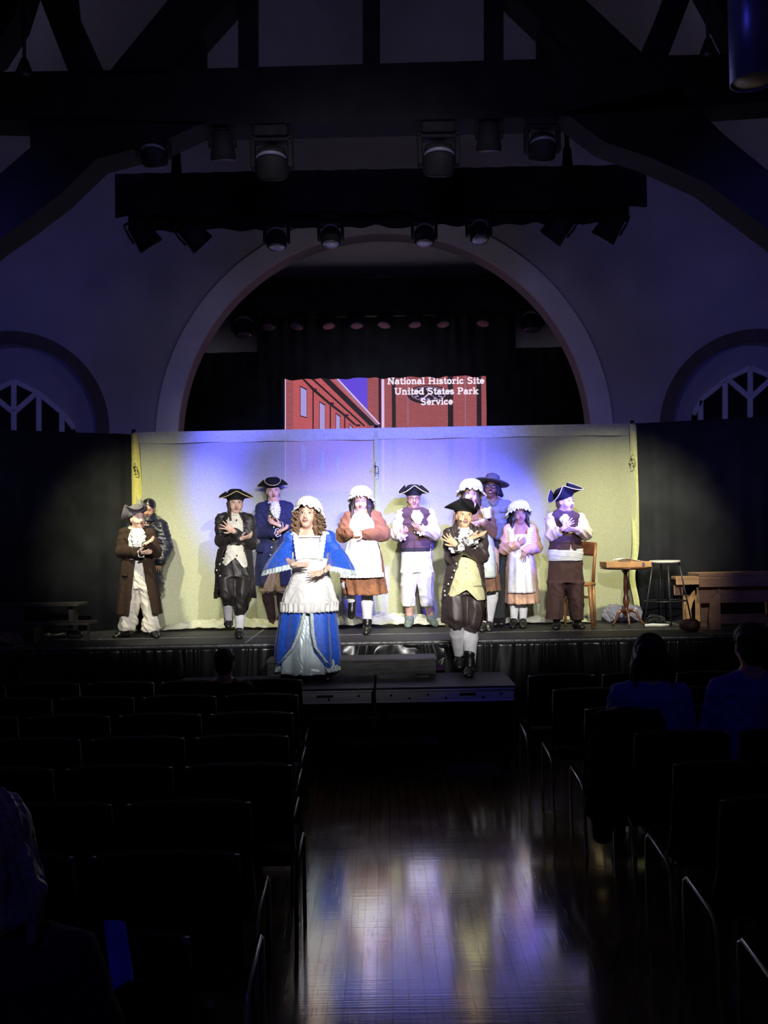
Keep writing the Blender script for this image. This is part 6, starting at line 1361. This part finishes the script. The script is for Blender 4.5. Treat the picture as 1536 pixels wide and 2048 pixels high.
NM = ['nearest', 'second', 'third', 'fourth', 'fifth', 'sixth', 'seventh', 'eighth']
def chair_at(frame, x, y, label, group, rz=0):
    pr = proto_s if frame == 's' else proto_b
    if frame in used: c = copy_tree(pr)
    else: c = pr; used.add(frame)
    c.location = (x, y, 0); c.rotation_euler = (0, 0, rz); c['label'] = label; c['group'] = group
    if 'kind' in c: del c['kind']
RR = [3.18, 3.79, 4.36, 5.0, 5.7, 6.4, 7.05]; RL = [2.65, 3.28, 3.88, 4.47, 5.1, 5.75, 6.4, 7.05]
OR = ['', 'second', 'third', 'fourth', 'fifth', 'sixth', 'seventh', 'eighth']
for i, y in enumerate(RR):
    x0 = 1.22+.245 if i < 4 else (1.12, 1.06, 1.0)[i-4]+.245; n = int((.404*(y+.3)-x0)/.53)+2
    for k in range(max(1, n)):
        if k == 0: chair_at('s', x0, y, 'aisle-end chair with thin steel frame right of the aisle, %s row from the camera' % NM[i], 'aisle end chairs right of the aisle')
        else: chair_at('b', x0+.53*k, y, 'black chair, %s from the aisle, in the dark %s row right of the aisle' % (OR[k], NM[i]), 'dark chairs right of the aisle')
for i, y in enumerate(RL):
    x0 = (-.50, -.47, -.52, -.42, -.50, -.54, -.57, -.60)[i]-.245; n = int((.404*(y+.3)+x0)/.53)+2
    for k in range(max(1, n)):
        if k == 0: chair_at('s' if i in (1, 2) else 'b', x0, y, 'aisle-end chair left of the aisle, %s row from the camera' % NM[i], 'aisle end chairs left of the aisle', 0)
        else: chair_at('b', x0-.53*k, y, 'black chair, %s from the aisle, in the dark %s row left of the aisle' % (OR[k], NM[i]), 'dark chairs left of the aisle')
# dark coat hung over a chair at the right of the aisle
f = Field((-.3, -.25, 0), (.3, .25, .8), .008)
f.ec((0, 0, .75), (0, 0, .25), (.19, .06), (.25, .09), k=.03); f.ec((-.1, -.03, .5), (-.16, -.04, .12), (.07, .05), (.06, .04), k=.03); P, Q = f.mesh()
o = np_mesh('coat', P, Q, cloth('dark hanging coat', (.014, .013, .016)), None, [(.010, 30, 20, 8, 2)], 2); o.location = (1.28, 5.10, .14); tag(o, 'dark coat draped over the back of an aisle chair on the right', 'coat')

class Seated(Fig):
    def __init__(s, x, y, k, label, skinm, z=0):
        s.o = V3(x, y, z); s.D = y; s.mu = 1; s.skin = skinm; s.hs = k; s.e = empty('person', s.o, label, 'person'); s.seed = x*7
    def p(s, u, v, dy=0): return V3(u*s.hs, dy*s.hs, v*s.hs)
def audience(x, y, k, label, shirt, hairm, long=0, yaw=180, skinm=SK2, lap=(.12, .20, .64), vol=1.0):
    s = Seated(x, y, k, label, skinm); s.head(0, 1.17, .0, yaw, 2, 0, 1.0*k)
    lx, ly, lz = lap
    s.body(dict(nk=(0, 1.02, 0), sL=(-.17, .95, 0), sR=(.17, .95, 0), eL=(-.23, .70, .05), eR=(.23, .70, .05), wL=(-lx, lz, ly), wR=(lx, lz, ly), pv=(0, .56, .0), kL=(-.10, .54, .40), kR=(.10, .54, .40), aL=(-.10, .09, .40), aR=(.10, .09, .40), tL=(-.10, .03, .52), tR=(.10, .03, .52)), vox=.008,
        hL=((.6, .6, -.1), (0, -.2, -1), 1), hR=((-.6, .6, -.1), (0, -.2, -1), -1))
    s.face(); s.hair(hairm, long=long, vol=vol)
    f = s.fld([s.q[q] for q in ('sL', 'sR', 'eL', 'eR', 'wL', 'wR', 'pv')], .18, .0085)
    s.rows(f, [(1.0, -.09, .09, .07, 0), (.93, -.20, .20, .10, 0), (.75, -.18, .18, .115, 0), (.53, -.18, .18, .12, 0)]); s.sleeve(f, 'L', .062, .055, .04); s.sleeve(f, 'R', .062, .055, .04); s.put('shirt', f, shirt, wr=WC)
    f = s.fld([s.q[q] for q in ('pv', 'kL', 'kR', 'aL', 'aR')], .15, .0085)
    for S, sg in (('L', -1), ('R', 1)): f.rc(s.q['pv']+V3(sg*.08, 0, -.01), s.q['k'+S], .088, .062); f.rc(s.q['k'+S], s.q['a'+S], .062, .048)
    s.put('trousers', f, cloth('audience dark trousers', (.02, .02, .025)), wr=WC)
    for S in 'LR': s.shoe(S, shoeb)
    return s
bshirt = cloth('blue shirt cotton', (.10, .12, .42)); dshirt = cloth('dark jumper', (.02, .02, .025)); bh = mat('dark brown audience hair', (.03, .018, .012), .5, var=.4, vs=90); gh = mat('grey blond hair', (.22, .18, .15), .5, var=.4, vs=90)
audience(1.50, 5.45, 1.0, 'seated audience person seen from behind, shoulder-length brown hair, blue shirt, right of the aisle', bshirt, bh, .14)
audience(2.02, 5.30, 1.05, 'seated audience person seen from behind, short hair, blue shirt, far right', bshirt, bh)
audience(-.84, 2.00, 1.04, 'seated audience person with greying hair at the near left edge, lit faintly blue', dshirt, gh, .16, 190, vol=1.05)
audience(-1.14, 6.72, .86, 'small seated audience person whose head rises against the stage skirt left of the aisle', dshirt, bh)
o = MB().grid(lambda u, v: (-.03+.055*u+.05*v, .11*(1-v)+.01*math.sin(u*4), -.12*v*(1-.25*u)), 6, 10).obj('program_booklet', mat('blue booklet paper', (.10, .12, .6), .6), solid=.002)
o.location = W(205, 1880, 2.25); tag(o, 'blue-lit paper booklet in the dark at the lower left', 'booklet')
# weak blue beam drifting over the audience
lamp((-.3, -.8, 4.0), (-.76, 2.1, 1.15), 26, (.05, .05, 1), 16, .9); lamp((.6, .8, 4.4), (1.62, 5.35, 1.0), 34, (.05, .05, 1), 13, .9)
